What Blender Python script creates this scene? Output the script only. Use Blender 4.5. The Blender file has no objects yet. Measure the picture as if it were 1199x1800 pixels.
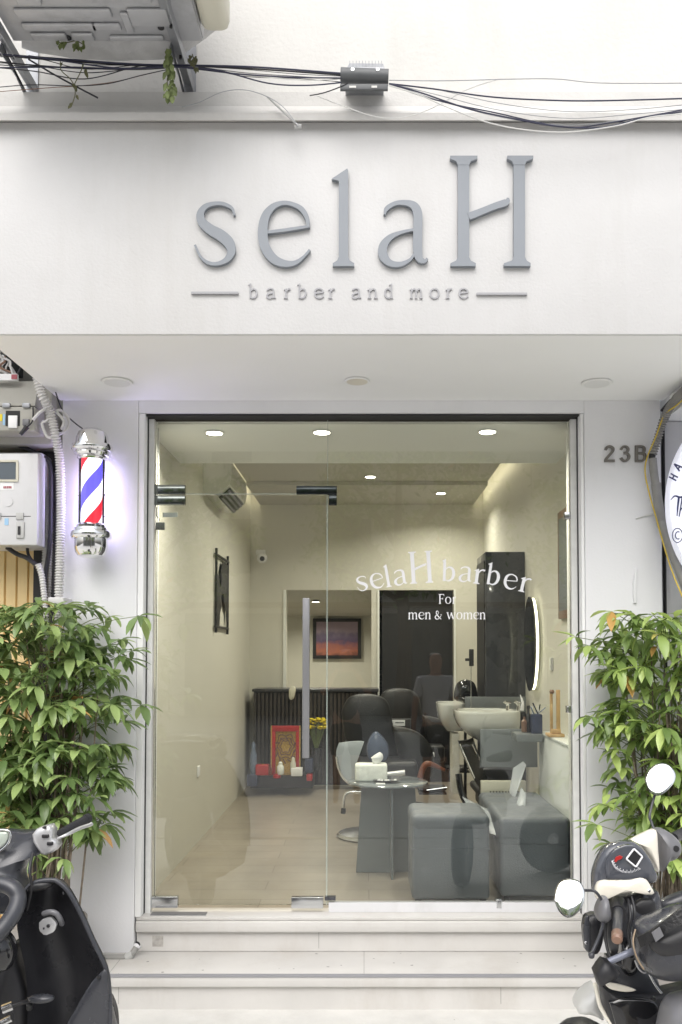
import bpy, bmesh, math, random
from mathutils import Vector, Matrix
random.seed(7)
sc = bpy.context.scene
COL = sc.collection
R = math.radians

# ---------------------------------------------------------------- camera
FPX, PX0, PY0, TILT, EYE = 1565.0, 640.0, 1095.0, R(2.0), 1.69
cd = bpy.data.cameras.new('camera'); cam = bpy.data.objects.new('camera', cd); COL.objects.link(cam)
cam.location = (0, 0, EYE); cam.rotation_euler = (R(90) + TILT, 0, 0)
cd.sensor_width = 36; cd.sensor_fit = 'AUTO'; cd.lens = FPX / 1800 * 36
cd.shift_x = (599.5 - PX0) / 1800; cd.shift_y = (PY0 - 900) / 1800
cd.clip_start = 0.05; cd.clip_end = 500
sc.camera = cam

def P(px, py, D):
    """point of the vertical plane Y=D that the photograph shows at pixel (px, py)"""
    u, v = px - PX0, PY0 - py
    ry = FPX * math.cos(TILT) - v * math.sin(TILT)
    rz = FPX * math.sin(TILT) + v * math.cos(TILT)
    k = D / ry
    return Vector((u * k, D, EYE + rz * k))
def X(px, py, D): return P(px, py, D).x
def Z(py, D): return P(640, py, D).z

# ---------------------------------------------------------------- world, sun, exposure
SUN_EL, SUN_AZ = R(50), R(8)      # sun high behind the camera, a little to the left
w = bpy.data.worlds.new('World'); sc.world = w; w.use_nodes = True
nt = w.node_tree; nt.nodes.clear()
sky = nt.nodes.new('ShaderNodeTexSky'); sky.sky_type = 'NISHITA'; sky.sun_disc = False
sky.sun_elevation = SUN_EL; sky.sun_rotation = R(180) + SUN_AZ; sky.dust_density = 4; sky.air_density = 1.0
hs = nt.nodes.new('ShaderNodeHueSaturation'); hs.inputs['Saturation'].default_value = 0.3
bg = nt.nodes.new('ShaderNodeBackground'); bg.inputs['Strength'].default_value = 0.15
wo = nt.nodes.new('ShaderNodeOutputWorld')
nt.links.new(sky.outputs[0], hs.inputs['Color']); nt.links.new(hs.outputs[0], bg.inputs[0]); nt.links.new(bg.outputs[0], wo.inputs[0])
sl = bpy.data.lights.new('sun', 'SUN'); sl.energy = 1.25; sl.angle = R(75); sl.color = (1, .98, .955)
so = bpy.data.objects.new('sun', sl); COL.objects.link(so)
sd = Vector((-math.sin(SUN_AZ) * math.cos(SUN_EL), -math.cos(SUN_AZ) * math.cos(SUN_EL), math.sin(SUN_EL)))
so.rotation_euler = (-sd).to_track_quat('-Z', 'Y').to_euler(); so.location = (0, -10, 20)
sc.view_settings.view_transform = 'Standard'; sc.view_settings.look = 'None'
sc.view_settings.gamma = 1; sc.view_settings.exposure = 0.57
sc.cycles.max_bounces = 12; sc.cycles.transparent_max_bounces = 24

# ---------------------------------------------------------------- materials
def lin(c):
    return tuple((x / 255 / 12.92 if x / 255 <= .04045 else ((x / 255 + .055) / 1.055) ** 2.4) for x in c)
def mat(name, col, rough=.6, metal=0, var=0.0, vscale=6, bump=0, bscale=60, spec=.5, coat=0, emit=None, estr=0, alpha=1, trans=0, dirt=None, dscale=1.2, rvar=0, dz=.45):
    m = bpy.data.materials.new(name); m.use_nodes = True; n = m.node_tree; b = n.nodes['Principled BSDF']
    b.inputs['Roughness'].default_value = rough; b.inputs['Metallic'].default_value = metal
    b.inputs['Specular IOR Level'].default_value = spec; b.inputs['Coat Weight'].default_value = coat
    b.inputs['Alpha'].default_value = alpha; b.inputs['Transmission Weight'].default_value = trans
    b.inputs['Base Color'].default_value = (*col, 1)
    if emit: b.inputs['Emission Color'].default_value = (*emit, 1); b.inputs['Emission Strength'].default_value = estr
    tc = n.nodes.new('ShaderNodeTexCoord')
    last = None
    if var or dirt:
        nz = n.nodes.new('ShaderNodeTexNoise'); nz.inputs['Scale'].default_value = vscale; nz.inputs['Detail'].default_value = 6
        n.links.new(tc.outputs['Object'], nz.inputs['Vector'])
        rp = n.nodes.new('ShaderNodeMapRange'); rp.inputs[1].default_value = .3; rp.inputs[2].default_value = .7
        rp.inputs[3].default_value = 1 - var; rp.inputs[4].default_value = 1 + var * .6
        n.links.new(nz.outputs[0], rp.inputs[0])
        mx = n.nodes.new('ShaderNodeVectorMath'); mx.operation = 'SCALE'; mx.inputs[0].default_value = col
        n.links.new(rp.outputs[0], mx.inputs['Scale']); last = mx.outputs[0]
        if dirt:
            n2 = n.nodes.new('ShaderNodeTexNoise'); n2.inputs['Scale'].default_value = dscale; n2.inputs['Detail'].default_value = 9; n2.inputs['Roughness'].default_value = .68
            mp = n.nodes.new('ShaderNodeMapping'); mp.inputs['Scale'].default_value = (1, 1, dz)
            n.links.new(tc.outputs['Object'], mp.inputs[0]); n.links.new(mp.outputs[0], n2.inputs['Vector'])
            r2 = n.nodes.new('ShaderNodeMapRange'); r2.inputs[1].default_value = .52; r2.inputs[2].default_value = .78; r2.inputs[3].default_value = 0; r2.inputs[4].default_value = .75
            n.links.new(n2.outputs[0], r2.inputs[0])
            mm = n.nodes.new('ShaderNodeMix'); mm.data_type = 'RGBA'; mm.inputs['B'].default_value = (*dirt, 1)
            n.links.new(r2.outputs[0], mm.inputs['Factor']); n.links.new(last, mm.inputs['A']); last = mm.outputs['Result']
        n.links.new(last, b.inputs['Base Color'])
    if rvar:
        nr = n.nodes.new('ShaderNodeTexNoise'); nr.inputs['Scale'].default_value = 9; nr.inputs['Detail'].default_value = 8
        n.links.new(tc.outputs['Object'], nr.inputs['Vector']); mr = n.nodes.new('ShaderNodeMapRange'); mr.inputs[1].default_value = .35; mr.inputs[2].default_value = .68
        mr.inputs[3].default_value = rough * .75; mr.inputs[4].default_value = rough + rvar; n.links.new(nr.outputs[0], mr.inputs[0]); n.links.new(mr.outputs[0], b.inputs['Roughness'])
    if bump:
        nb = n.nodes.new('ShaderNodeTexNoise'); nb.inputs['Scale'].default_value = bscale; nb.inputs['Detail'].default_value = 5
        n.links.new(tc.outputs['Object'], nb.inputs['Vector'])
        bp = n.nodes.new('ShaderNodeBump'); bp.inputs['Strength'].default_value = bump; bp.inputs['Distance'].default_value = .01
        n.links.new(nb.outputs[0], bp.inputs['Height']); n.links.new(bp.outputs[0], b.inputs['Normal'])
    return m
M = {}
M['fascia'] = mat('white_render', (.59, .586, .582), .75, var=.04, vscale=3, bump=.15, bscale=90, dirt=(.51, .50, .48), dscale=1.6, dz=.16)
M['upper'] = mat('old_white_wall', (.66, .65, .625), .85, var=.05, vscale=2.5, bump=.25, bscale=50, dirt=(.53, .52, .48), dscale=1.3, dz=.2)
M['cornice'] = mat('cornice_render', (.56, .55, .53), .85, var=.06, vscale=5, bump=.3, bscale=40, dirt=(.5, .48, .45), dscale=2.2)
M['pilaster'] = mat('pilaster_paint', (.78, .78, .79), .6, var=.02, vscale=3, bump=.08, bscale=80, dirt=(.68, .68, .68), dscale=1.4)
M['soffit'] = mat('soffit_paint', (.86, .86, .85), .7, var=.02, vscale=2, bump=.05)
M['stone'] = mat('cream_step_stone', (.56, .545, .52), .45, var=.06, vscale=4, bump=.1, bscale=30, dirt=(.44, .41, .37), dscale=2.4)
M['pave'] = mat('pale_pavement', (.60, .59, .56), .8, var=.1, vscale=5, bump=.4, bscale=40, dirt=(.46, .44, .41), dscale=2)
M['asphalt'] = mat('worn_pale_concrete_road', (.55, .54, .525), .85, var=.12, vscale=12, bump=.4, bscale=80)
M['gap'] = mat('dark_gap', (.03, .03, .03), .8)
M['alu'] = mat('brushed_aluminium', (.80, .80, .78), .35, .1, var=.06, vscale=20)
M['chrome'] = mat('chrome', (.82, .82, .82), .06, 1)
M['satin'] = mat('satin_steel', (.62, .63, .64), .22, 1)
M['letter'] = mat('grey_blue_letter', (.215, .235, .262), .4, var=.02)
M['smallletter'] = mat('grey_small_letter', (.33, .33, .345), .45)
M['vinyl'] = mat('white_vinyl', (.84, .84, .86), .5)
M['number'] = mat('brown_grey_number', (.19, .175, .16), .45, .3)
M['iwall'] = mat('interior_cream_wall', (.63, .61, .535), .7, var=.02, vscale=2, bump=.05)
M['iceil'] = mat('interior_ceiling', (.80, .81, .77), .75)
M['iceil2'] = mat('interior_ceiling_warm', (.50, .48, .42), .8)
M['dark'] = mat('near_black', (.018, .018, .02), .45)
M['blackgloss'] = mat('black_gloss', (.012, .012, .014), .12, coat=.6)
M['blackplastic'] = mat('black_textured_plastic', (.020, .020, .023), .30, rvar=.3, bump=.12, bscale=400)
M['charcoal'] = mat('charcoal_plastic', (.042, .044, .052), .24, coat=.2, var=.15, vscale=7, rvar=.3)
M['greyplastic'] = mat('grey_plastic', (.16, .16, .17), .35)
M['silver'] = mat('silver_paint', (.60, .60, .61), .3, .55)
M['leather'] = mat('grey_leather', (.17, .185, .205), .42, rvar=.2, var=.06, vscale=8, bump=.25, bscale=160)
M['blackleather'] = mat('black_leather', (.012, .012, .013), .42, bump=.3, bscale=120)
M['tabletop'] = mat('smoked_table', (.16, .18, .19), .12, coat=.5)
M['panelgrey'] = mat('grey_panel', (.17, .185, .19), .35)
M['ceramic'] = mat('white_ceramic', (.60, .60, .55), .12, coat=.5)
M['cabinet'] = mat('white_cabinet', (.74, .77, .74), .3)
M['wood'] = mat('pine_wood', (.55, .36, .17), .5, var=.15, vscale=14)
M['meter'] = mat('grey_meter_box', (.46, .46, .45), .5, var=.04, vscale=8, dirt=(.36, .35, .33), dscale=5)
M['meter2'] = mat('pale_meter_box', (.62, .62, .63), .45, var=.03, vscale=8, dirt=(.5, .5, .49), dscale=5)
M['meterold'] = mat('weathered_meter_box', (.40, .39, .35), .6, var=.08, vscale=9, dirt=(.28, .27, .23), dscale=6)
M['win'] = mat('meter_window', (.12, .14, .16), .1, coat=.5)
M['conduit'] = mat('white_conduit', (.62, .61, .60), .5)
M['conduitgrey'] = mat('grey_conduit', (.27, .265, .25), .55, var=.1, vscale=20)
M['cable'] = mat('black_cable', (.02, .02, .025), .5)
M['bluecable'] = mat('navy_cable', (.028, .03, .06), .45)
M['whitecable'] = mat('white_cable', (.6, .6, .58), .5)
M['yellowcable'] = mat('yellow_cable', (.55, .40, .05), .5)
M['galv'] = mat('galvanised_metal', (.36, .37, .39), .5, .6, var=.1, vscale=12, dirt=(.24, .235, .23), dscale=6)
M['acmetal'] = mat('ac_underside', (.44, .445, .46), .5, .25, var=.06, vscale=8, bump=.1, bscale=30, dirt=(.25, .25, .25), dscale=5)
M['acbeige'] = mat('ac_beige_plastic', (.60, .58, .48), .5)
M['greenrefl'] = mat('chrome_green_reflection', (.26, .28, .26), .12, 1)  # chrome with its dark greenish reflection put into the metal colour
M['darkrefl'] = mat('chrome_dark_reflection', (.07, .08, .08), .15, 1)  # chrome corner fitting, the dark reflection painted into its colour
M['jb'] = mat('grey_black_plastic', (.10, .105, .11), .5, var=.15, vscale=14)
M['sheet'] = mat('dusty_plastic_sheet', (.50, .50, .50), .45, var=.12, vscale=14, bump=.6, bscale=25)
M['deadleaf'] = mat('dry_leaf', (.10, .10, .045), .8)
M['vine'] = mat('vine_green', (.16, .20, .07), .6, var=.3, vscale=40)
M['orange'] = mat('orange_plastic', (.15, .045, .02), .4)
M['red'] = mat('red_lacquer', (.42, .02, .02), .3)
M['gold'] = mat('gold_print', (.55, .36, .10), .4, .3, var=.3, vscale=60)
M['yellow'] = mat('yellow_petals', (.75, .60, .03), .6)
M['bluebag'] = mat('blue_grey_plastic_bag', (.15, .19, .27), .3, var=.25, vscale=30, bump=.8, bscale=30)
M['darkblue'] = mat('dark_blue_item', (.035, .045, .09), .5, var=.3, vscale=30)
M['tissue'] = mat('tissue_box', (.78, .80, .74), .7, var=.12, vscale=40)
M['white'] = mat('white_item', (.8, .8, .8), .5)
M['beige'] = mat('cream_scooter_paint', (.78, .74, .64), .22, coat=.5)
M['brown'] = mat('brown_cap', (.22, .13, .09), .35)
M['pot'] = mat('clay_pot', (.30, .28, .26), .8, var=.1)
M['cane'] = mat('cane_stem', (.20, .16, .12), .7, var=.45, vscale=35)
M['lens'] = mat('unlit_lens', (.72, .72, .705), .35)
M['warmlens'] = mat('cream_lens', (.72, .68, .58), .4)
M['lamp'] = mat('lit_downlight', (1, 1, 1), .5, emit=(1, .93, .78), estr=9)
M['lamprim'] = mat('lamp_rim', (.82, .82, .80), .4)
M['led'] = mat('led_strip', (1, 1, 1), .5, emit=(1, .94, .66), estr=3.2)
M['cove'] = mat('cove_led', (1, 1, 1), .5, emit=(1, .90, .66), estr=7)
M['mirror'] = mat('mirror_glass', (.85, .87, .86), .02, 1)
M['pink'] = mat('label_red', (.35, .08, .10), .5)
M['paleblue'] = mat('pale_blue_tape', (.3, .5, .7), .5)
M['tan'] = mat('tan_cover', (.32, .24, .16), .5)
M['skin'] = mat('skin', (.42, .25, .18), .55)
M['shirt'] = mat('white_shirt', (.62, .62, .64), .8)
M['shorts'] = mat('dark_shorts', (.04, .045, .05), .8)
M['hair'] = mat('black_hair', (.012, .01, .01), .5)

def nodes(m): return m.node_tree, m.node_tree.nodes['Principled BSDF']
# glass: clear with a real surface reflection
def glass(name, tint, k=1.0):
    m = bpy.data.materials.new(name); m.use_nodes = True; n = m.node_tree; n.nodes.clear()
    o = n.nodes.new('ShaderNodeOutputMaterial'); t = n.nodes.new('ShaderNodeBsdfTransparent'); t.inputs[0].default_value = (*tint, 1)
    g = n.nodes.new('ShaderNodeBsdfGlossy'); g.inputs['Roughness'].default_value = 0.0
    f = n.nodes.new('ShaderNodeFresnel'); f.inputs['IOR'].default_value = 1.5
    mu = n.nodes.new('ShaderNodeMath'); mu.operation = 'MULTIPLY'; mu.inputs[1].default_value = k; mu.use_clamp = True
    x = n.nodes.new('ShaderNodeMixShader')
    n.links.new(f.outputs[0], mu.inputs[0]); n.links.new(mu.outputs[0], x.inputs[0]); n.links.new(t.outputs[0], x.inputs[1]); n.links.new(g.outputs[0], x.inputs[2]); n.links.new(x.outputs[0], o.inputs[0])
    return m
M['glass'] = glass('clear_shop_glass', (.945, .965, .95), 1.45)
M['poleglass'] = glass('pole_glass', (.97, .97, .98), 1.2)
M['glassedge'] = mat('glass_edge', (.42, .50, .46), .15)
# yellow corrugated sheet, wood-look floor, leaves, stripes
m = M['floor'] = mat('beige_floor_tile', (.34, .30, .25), .28, var=.14, vscale=3.5, dirt=(.30, .25, .18), dscale=3)
n, b = nodes(m); tc = n.nodes.new('ShaderNodeTexCoord'); br = n.nodes.new('ShaderNodeTexBrick'); br.inputs['Scale'].default_value = 1
br.inputs['Brick Width'].default_value = 1.2; br.inputs['Row Height'].default_value = .2; br.inputs['Mortar Size'].default_value = .003
br.inputs['Color1'].default_value = (1, 1, 1, 1); br.inputs['Color2'].default_value = (.86, .86, .86, 1); br.inputs['Mortar'].default_value = (.55, .55, .55, 1)
n.links.new(tc.outputs['Object'], br.inputs[0]); mm = n.nodes.new('ShaderNodeMix'); mm.data_type = 'RGBA'; mm.blend_type = 'MULTIPLY'; mm.inputs['Factor'].default_value = 1
src = b.inputs['Base Color'].links[0].from_socket; n.links.new(src, mm.inputs['A']); n.links.new(br.outputs[0], mm.inputs['B']); n.links.new(mm.outputs['Result'], b.inputs['Base Color'])
M['yellowsheet'] = mat('yellow_sheet_metal', (.80, .60, .30), .5, var=.05, vscale=5, dirt=(.66, .48, .24), dscale=3)
def leafmat(name, c1, c2, c3, yellow):
    m = bpy.data.materials.new(name); m.use_nodes = True; n = m.node_tree; b = n.nodes['Principled BSDF']
    g = n.nodes.new('ShaderNodeNewGeometry'); r = n.nodes.new('ShaderNodeValToRGB'); e = r.color_ramp.elements
    e[0].position = 0; e[0].color = (*c1, 1); e[1].position = .9; e[1].color = (*c3, 1)
    k = e.new(.55); k.color = (*c2, 1); k = e.new(.985); k.color = (*c3, 1); k = e.new(.988); k.color = (*yellow, 1)
    n.links.new(g.outputs['Random Per Island'], r.inputs[0])
    b.inputs['Roughness'].default_value = .36; b.inputs['Specular IOR Level'].default_value = .55
    tr = n.nodes.new('ShaderNodeBsdfTranslucent'); mx = n.nodes.new('ShaderNodeMixShader'); mx.inputs[0].default_value = .28
    hs = n.nodes.new('ShaderNodeHueSaturation'); hs.inputs['Value'].default_value = 1.5; hs.inputs['Hue'].default_value = .485
    n.links.new(r.outputs[0], b.inputs['Base Color']); n.links.new(r.outputs[0], hs.inputs['Color']); n.links.new(hs.outputs[0], tr.inputs[0])
    n.links.new(b.outputs[0], mx.inputs[1]); n.links.new(tr.outputs[0], mx.inputs[2]); n.links.new(mx.outputs[0], n.nodes['Material Output'].inputs[0])
    return m
M['leaf'] = leafmat('broad_leaves', (.10, .16, .055), (.21, .31, .11), (.36, .47, .18), (.55, .33, .12))
M['leaf2'] = leafmat('bright_broad_leaves', (.10, .16, .05), (.24, .35, .10), (.45, .57, .18), (.55, .33, .10))

# ---------------------------------------------------------------- object helpers
def tag(o, label=None, cat=None, group=None, kind=None):
    if label: o['label'] = label
    if cat: o['category'] = cat
    if group: o['group'] = group
    if kind: o['kind'] = kind
    return o
def thing(name, loc, label, cat, group=None):
    o = bpy.data.objects.new(name, None); COL.objects.link(o); o.location = loc; o.empty_display_size = .05
    return tag(o, label, cat, group)
def wloc(o):
    v = Vector(o.location)
    while o.parent: o = o.parent; v += Vector(o.location)
    return v
def kids(o): return [c for c in bpy.data.objects if c.parent == o]
def copy_tree(o, parent=None):
    c = o.copy(); COL.objects.link(c)
    if parent: c.parent = parent
    for ch in kids(o): copy_tree(ch, c)
    return c
def cat_rom(pts, n):
    """Catmull-Rom through tuples of any length"""
    if len(pts) < 3: n = 1 if len(pts) < 2 else n
    out = []
    L = len(pts)
    for i in range(L - 1):
        p0, p1, p2, p3 = pts[max(i - 1, 0)], pts[i], pts[i + 1], pts[min(i + 2, L - 1)]
        for k in range(n):
            t = k / n
            out.append(tuple(.5 * (2 * b + (c - a) * t + (2 * a - 5 * b + 4 * c - d) * t * t + (3 * b - a - 3 * c + d) * t ** 3) for a, b, c, d in zip(p0, p1, p2, p3)))
    out.append(tuple(pts[-1])); return out
class MB:
    def __init__(s): s.bm = bmesh.new()
    def face(s, pts):
        vs = [s.bm.verts.new(p) for p in pts]
        return s.bm.faces.new(vs)
    def box(s, x0, x1, y0, y1, z0, z1, bev=0, seg=2):
        vs = [s.bm.verts.new((x, y, z)) for x in (x0, x1) for y in (y0, y1) for z in (z0, z1)]
        fs = [s.bm.faces.new([vs[i] for i in q]) for q in ((0, 1, 3, 2), (4, 6, 7, 5), (0, 4, 5, 1), (2, 3, 7, 6), (0, 2, 6, 4), (1, 5, 7, 3))]
        if bev:
            es = list({e for f in fs for e in f.edges})
            bmesh.ops.bevel(s.bm, geom=es, offset=bev, segments=seg, profile=.5, affect='EDGES')
        return s
    def prism(s, pts, d):
        """closed polygon pts (3D) extruded along vector d"""
        d = Vector(d); a = [s.bm.verts.new(Vector(p)) for p in pts]; b = [s.bm.verts.new(Vector(p) + d) for p in pts]
        s.bm.faces.new(a); s.bm.faces.new(b[::-1]); n = len(a)
        for i in range(n): s.bm.faces.new((a[i], b[i], b[(i + 1) % n], a[(i + 1) % n]))
        return s
    def tube(s, pts, r, n=10, sub=1, rib=0, cap=True):
        """pts: 3D points, r: one radius or one per point; rib>0 corrugates"""
        P4 = [(*Vector(p), (r[i] if isinstance(r, (list, tuple)) else r)) for i, p in enumerate(pts)]
        if sub > 1: P4 = cat_rom(P4, sub)
        if rib:
            dense = []; acc = 0
            for i in range(len(P4) - 1):
                a, b_ = P4[i], P4[i + 1]; L = (Vector(b_[:3]) - Vector(a[:3])).length; k = max(1, round(L / rib * 4))
                for j in range(k): dense.append(tuple(a[q] + (b_[q] - a[q]) * j / k for q in range(4)))
            P4 = [(*p[:3], p[3] * (1.0 if (i % 4) in (0, 1) else .70)) for i, p in enumerate(dense)]
        rings = []; up = Vector((0, 0, 1)); prev = None
        for i, p in enumerate(P4):
            a = Vector(P4[max(i - 1, 0)][:3]); b_ = Vector(P4[min(i + 1, len(P4) - 1)][:3]); t = (b_ - a)
            if t.length < 1e-9: t = Vector((0, 0, 1))
            t.normalize()
            if prev is None: prev = t.orthogonal().normalized()
            u = (prev - t * prev.dot(t)); u = u.normalized() if u.length > 1e-6 else t.orthogonal().normalized(); prev = u; v = t.cross(u)
            rings.append([s.bm.verts.new(Vector(p[:3]) + (u * math.cos(2 * math.pi * k / n) + v * math.sin(2 * math.pi * k / n)) * p[3]) for k in range(n)])
        for A, B in zip(rings, rings[1:]):
            for k in range(n): s.bm.faces.new((A[k], A[(k + 1) % n], B[(k + 1) % n], B[k]))
        if cap: s.bm.faces.new(rings[0][::-1]); s.bm.faces.new(rings[-1])
        return s
    def lathe(s, prof, c, axis='z', n=32, sx=1, sy=1):
        """prof: (radius, height) list"""
        c = Vector(c); rings = []
        for r, h in prof:
            ring = []
            for k in range(n):
                a = 2 * math.pi * k / n; u, v = r * math.cos(a) * sx, r * math.sin(a) * sy
                q = {'z': (u, v, h), 'y': (u, h, v), 'x': (h, u, v)}[axis]
                ring.append(s.bm.verts.new(c + Vector(q)))
            rings.append(ring)
        for A, B in zip(rings, rings[1:]):
            for k in range(n): s.bm.faces.new((A[k], A[(k + 1) % n], B[(k + 1) % n], B[k]))
        s.bm.faces.new(rings[0][::-1]); s.bm.faces.new(rings[-1])
        return s
    def grid(s, rows, thick=0, sub=1, dirv=(0, 1, 0)):
        """rows of 3D points -> smooth sheet, with thickness along dirv"""
        rows = [[tuple(p) for p in r] for r in rows]
        if sub > 1:
            rows = [cat_rom(r, sub) for r in rows]
            cols = [cat_rom([r[j] for r in rows], sub) for j in range(len(rows[0]))]
            rows = [[cols[j][i] for j in range(len(cols))] for i in range(len(cols[0]))]
        V = [[s.bm.verts.new(p) for p in r] for r in rows]; a, b_ = len(V), len(V[0])
        for i in range(a - 1):
            for j in range(b_ - 1): s.bm.faces.new((V[i][j], V[i][j + 1], V[i + 1][j + 1], V[i + 1][j]))
        if thick:
            d = Vector(dirv).normalized() * thick; W = [[s.bm.verts.new(v.co + d) for v in r] for r in V]
            for i in range(a - 1):
                for j in range(b_ - 1): s.bm.faces.new((W[i][j], W[i + 1][j], W[i + 1][j + 1], W[i][j + 1]))
            bd = [(0, j) for j in range(b_)] + [(i, b_ - 1) for i in range(1, a)] + [(a - 1, j) for j in range(b_ - 2, -1, -1)] + [(i, 0) for i in range(a - 2, 0, -1)]
            for q, (i, j) in enumerate(bd):
                k, l = bd[(q + 1) % len(bd)]; s.bm.faces.new((V[i][j], W[i][j], W[k][l], V[k][l]))
        return s
    def pillow(s, outline, D, bulge=.03, thick=.03, sub=4, back=None, rings=6):
        """rounded body: outline [(px,py) or (px,py,D)], front bulges to the camera, back bulges away"""
        o = [(p[0], p[1], (p[2] if len(p) > 2 else D)) for p in outline]
        if sub > 1: o = cat_rom(o + [o[0]], sub)[:-1]
        pts = [P(*p) for p in o]; c = sum(pts, Vector()) / len(pts); nn = len(pts)
        back = bulge if back is None else back
        prev = None; lists = []
        for k in range(rings, -1, -1): pass
        prof = [(math.sin(a), -math.cos(a) * bulge - thick / 2) for a in [math.pi / 2 * k / rings for k in range(1, rings + 1)]]
        prof += [(math.sin(a), math.cos(a) * back + thick / 2) for a in [math.pi / 2 * k / rings for k in range(rings, 0, -1)]]
        rg = []
        for sc_, dy in prof: rg.append([s.bm.verts.new(c + (p - c) * sc_ + Vector((0, dy, 0))) for p in pts])
        for A, B in zip(rg, rg[1:]):
            for k in range(nn): s.bm.faces.new((A[k], A[(k + 1) % nn], B[(k + 1) % nn], B[k]))
        t0 = s.bm.verts.new(c + Vector((0, -bulge - thick / 2, 0))); t1 = s.bm.verts.new(c + Vector((0, back + thick / 2, 0)))
        for k in range(nn): s.bm.faces.new((t0, rg[0][(k + 1) % nn], rg[0][k])); s.bm.faces.new((t1, rg[-1][k], rg[-1][(k + 1) % nn]))
        return s
    def build(s, name, m, parent=None, smooth=False, label=None, angle=35):
        bmesh.ops.recalc_face_normals(s.bm, faces=s.bm.faces)
        off = wloc(parent) if parent else Vector((0, 0, 0))
        if parent is None:
            xs = [v.co for v in s.bm.verts]
            off = Vector(((min(v.x for v in xs) + max(v.x for v in xs)) / 2, (min(v.y for v in xs) + max(v.y for v in xs)) / 2, min(v.z for v in xs)))
        bmesh.ops.translate(s.bm, verts=s.bm.verts, vec=-off)
        me = bpy.data.meshes.new(name); s.bm.to_mesh(me); s.bm.free()
        o = bpy.data.objects.new(name, me); COL.objects.link(o)
        me.materials.append(m if not isinstance(m, str) else M[m])
        if smooth:
            for p in me.polygons: p.use_smooth = True
            me.set_sharp_from_angle(angle=R(angle))
        if parent: o.parent = parent
        else: o.location = off
        if label: o['label'] = label
        return o
def bx(name, m, parent, *a, bev=0, seg=2, **k): return MB().box(*a, bev=bev, seg=seg).build(name, m, parent, smooth=bev > 0, **k)
def pbox(px0, px1, py0, py1, D0, D1):
    """box whose front face (at D0) covers the pixel rectangle"""
    pm = (py0 + py1) / 2
    a = X(px0, pm, D0); b = X(px1, pm, D0)
    return (min(a, b), max(a, b), D0, D1, Z(py1, D0), Z(py0, D0))

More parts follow.
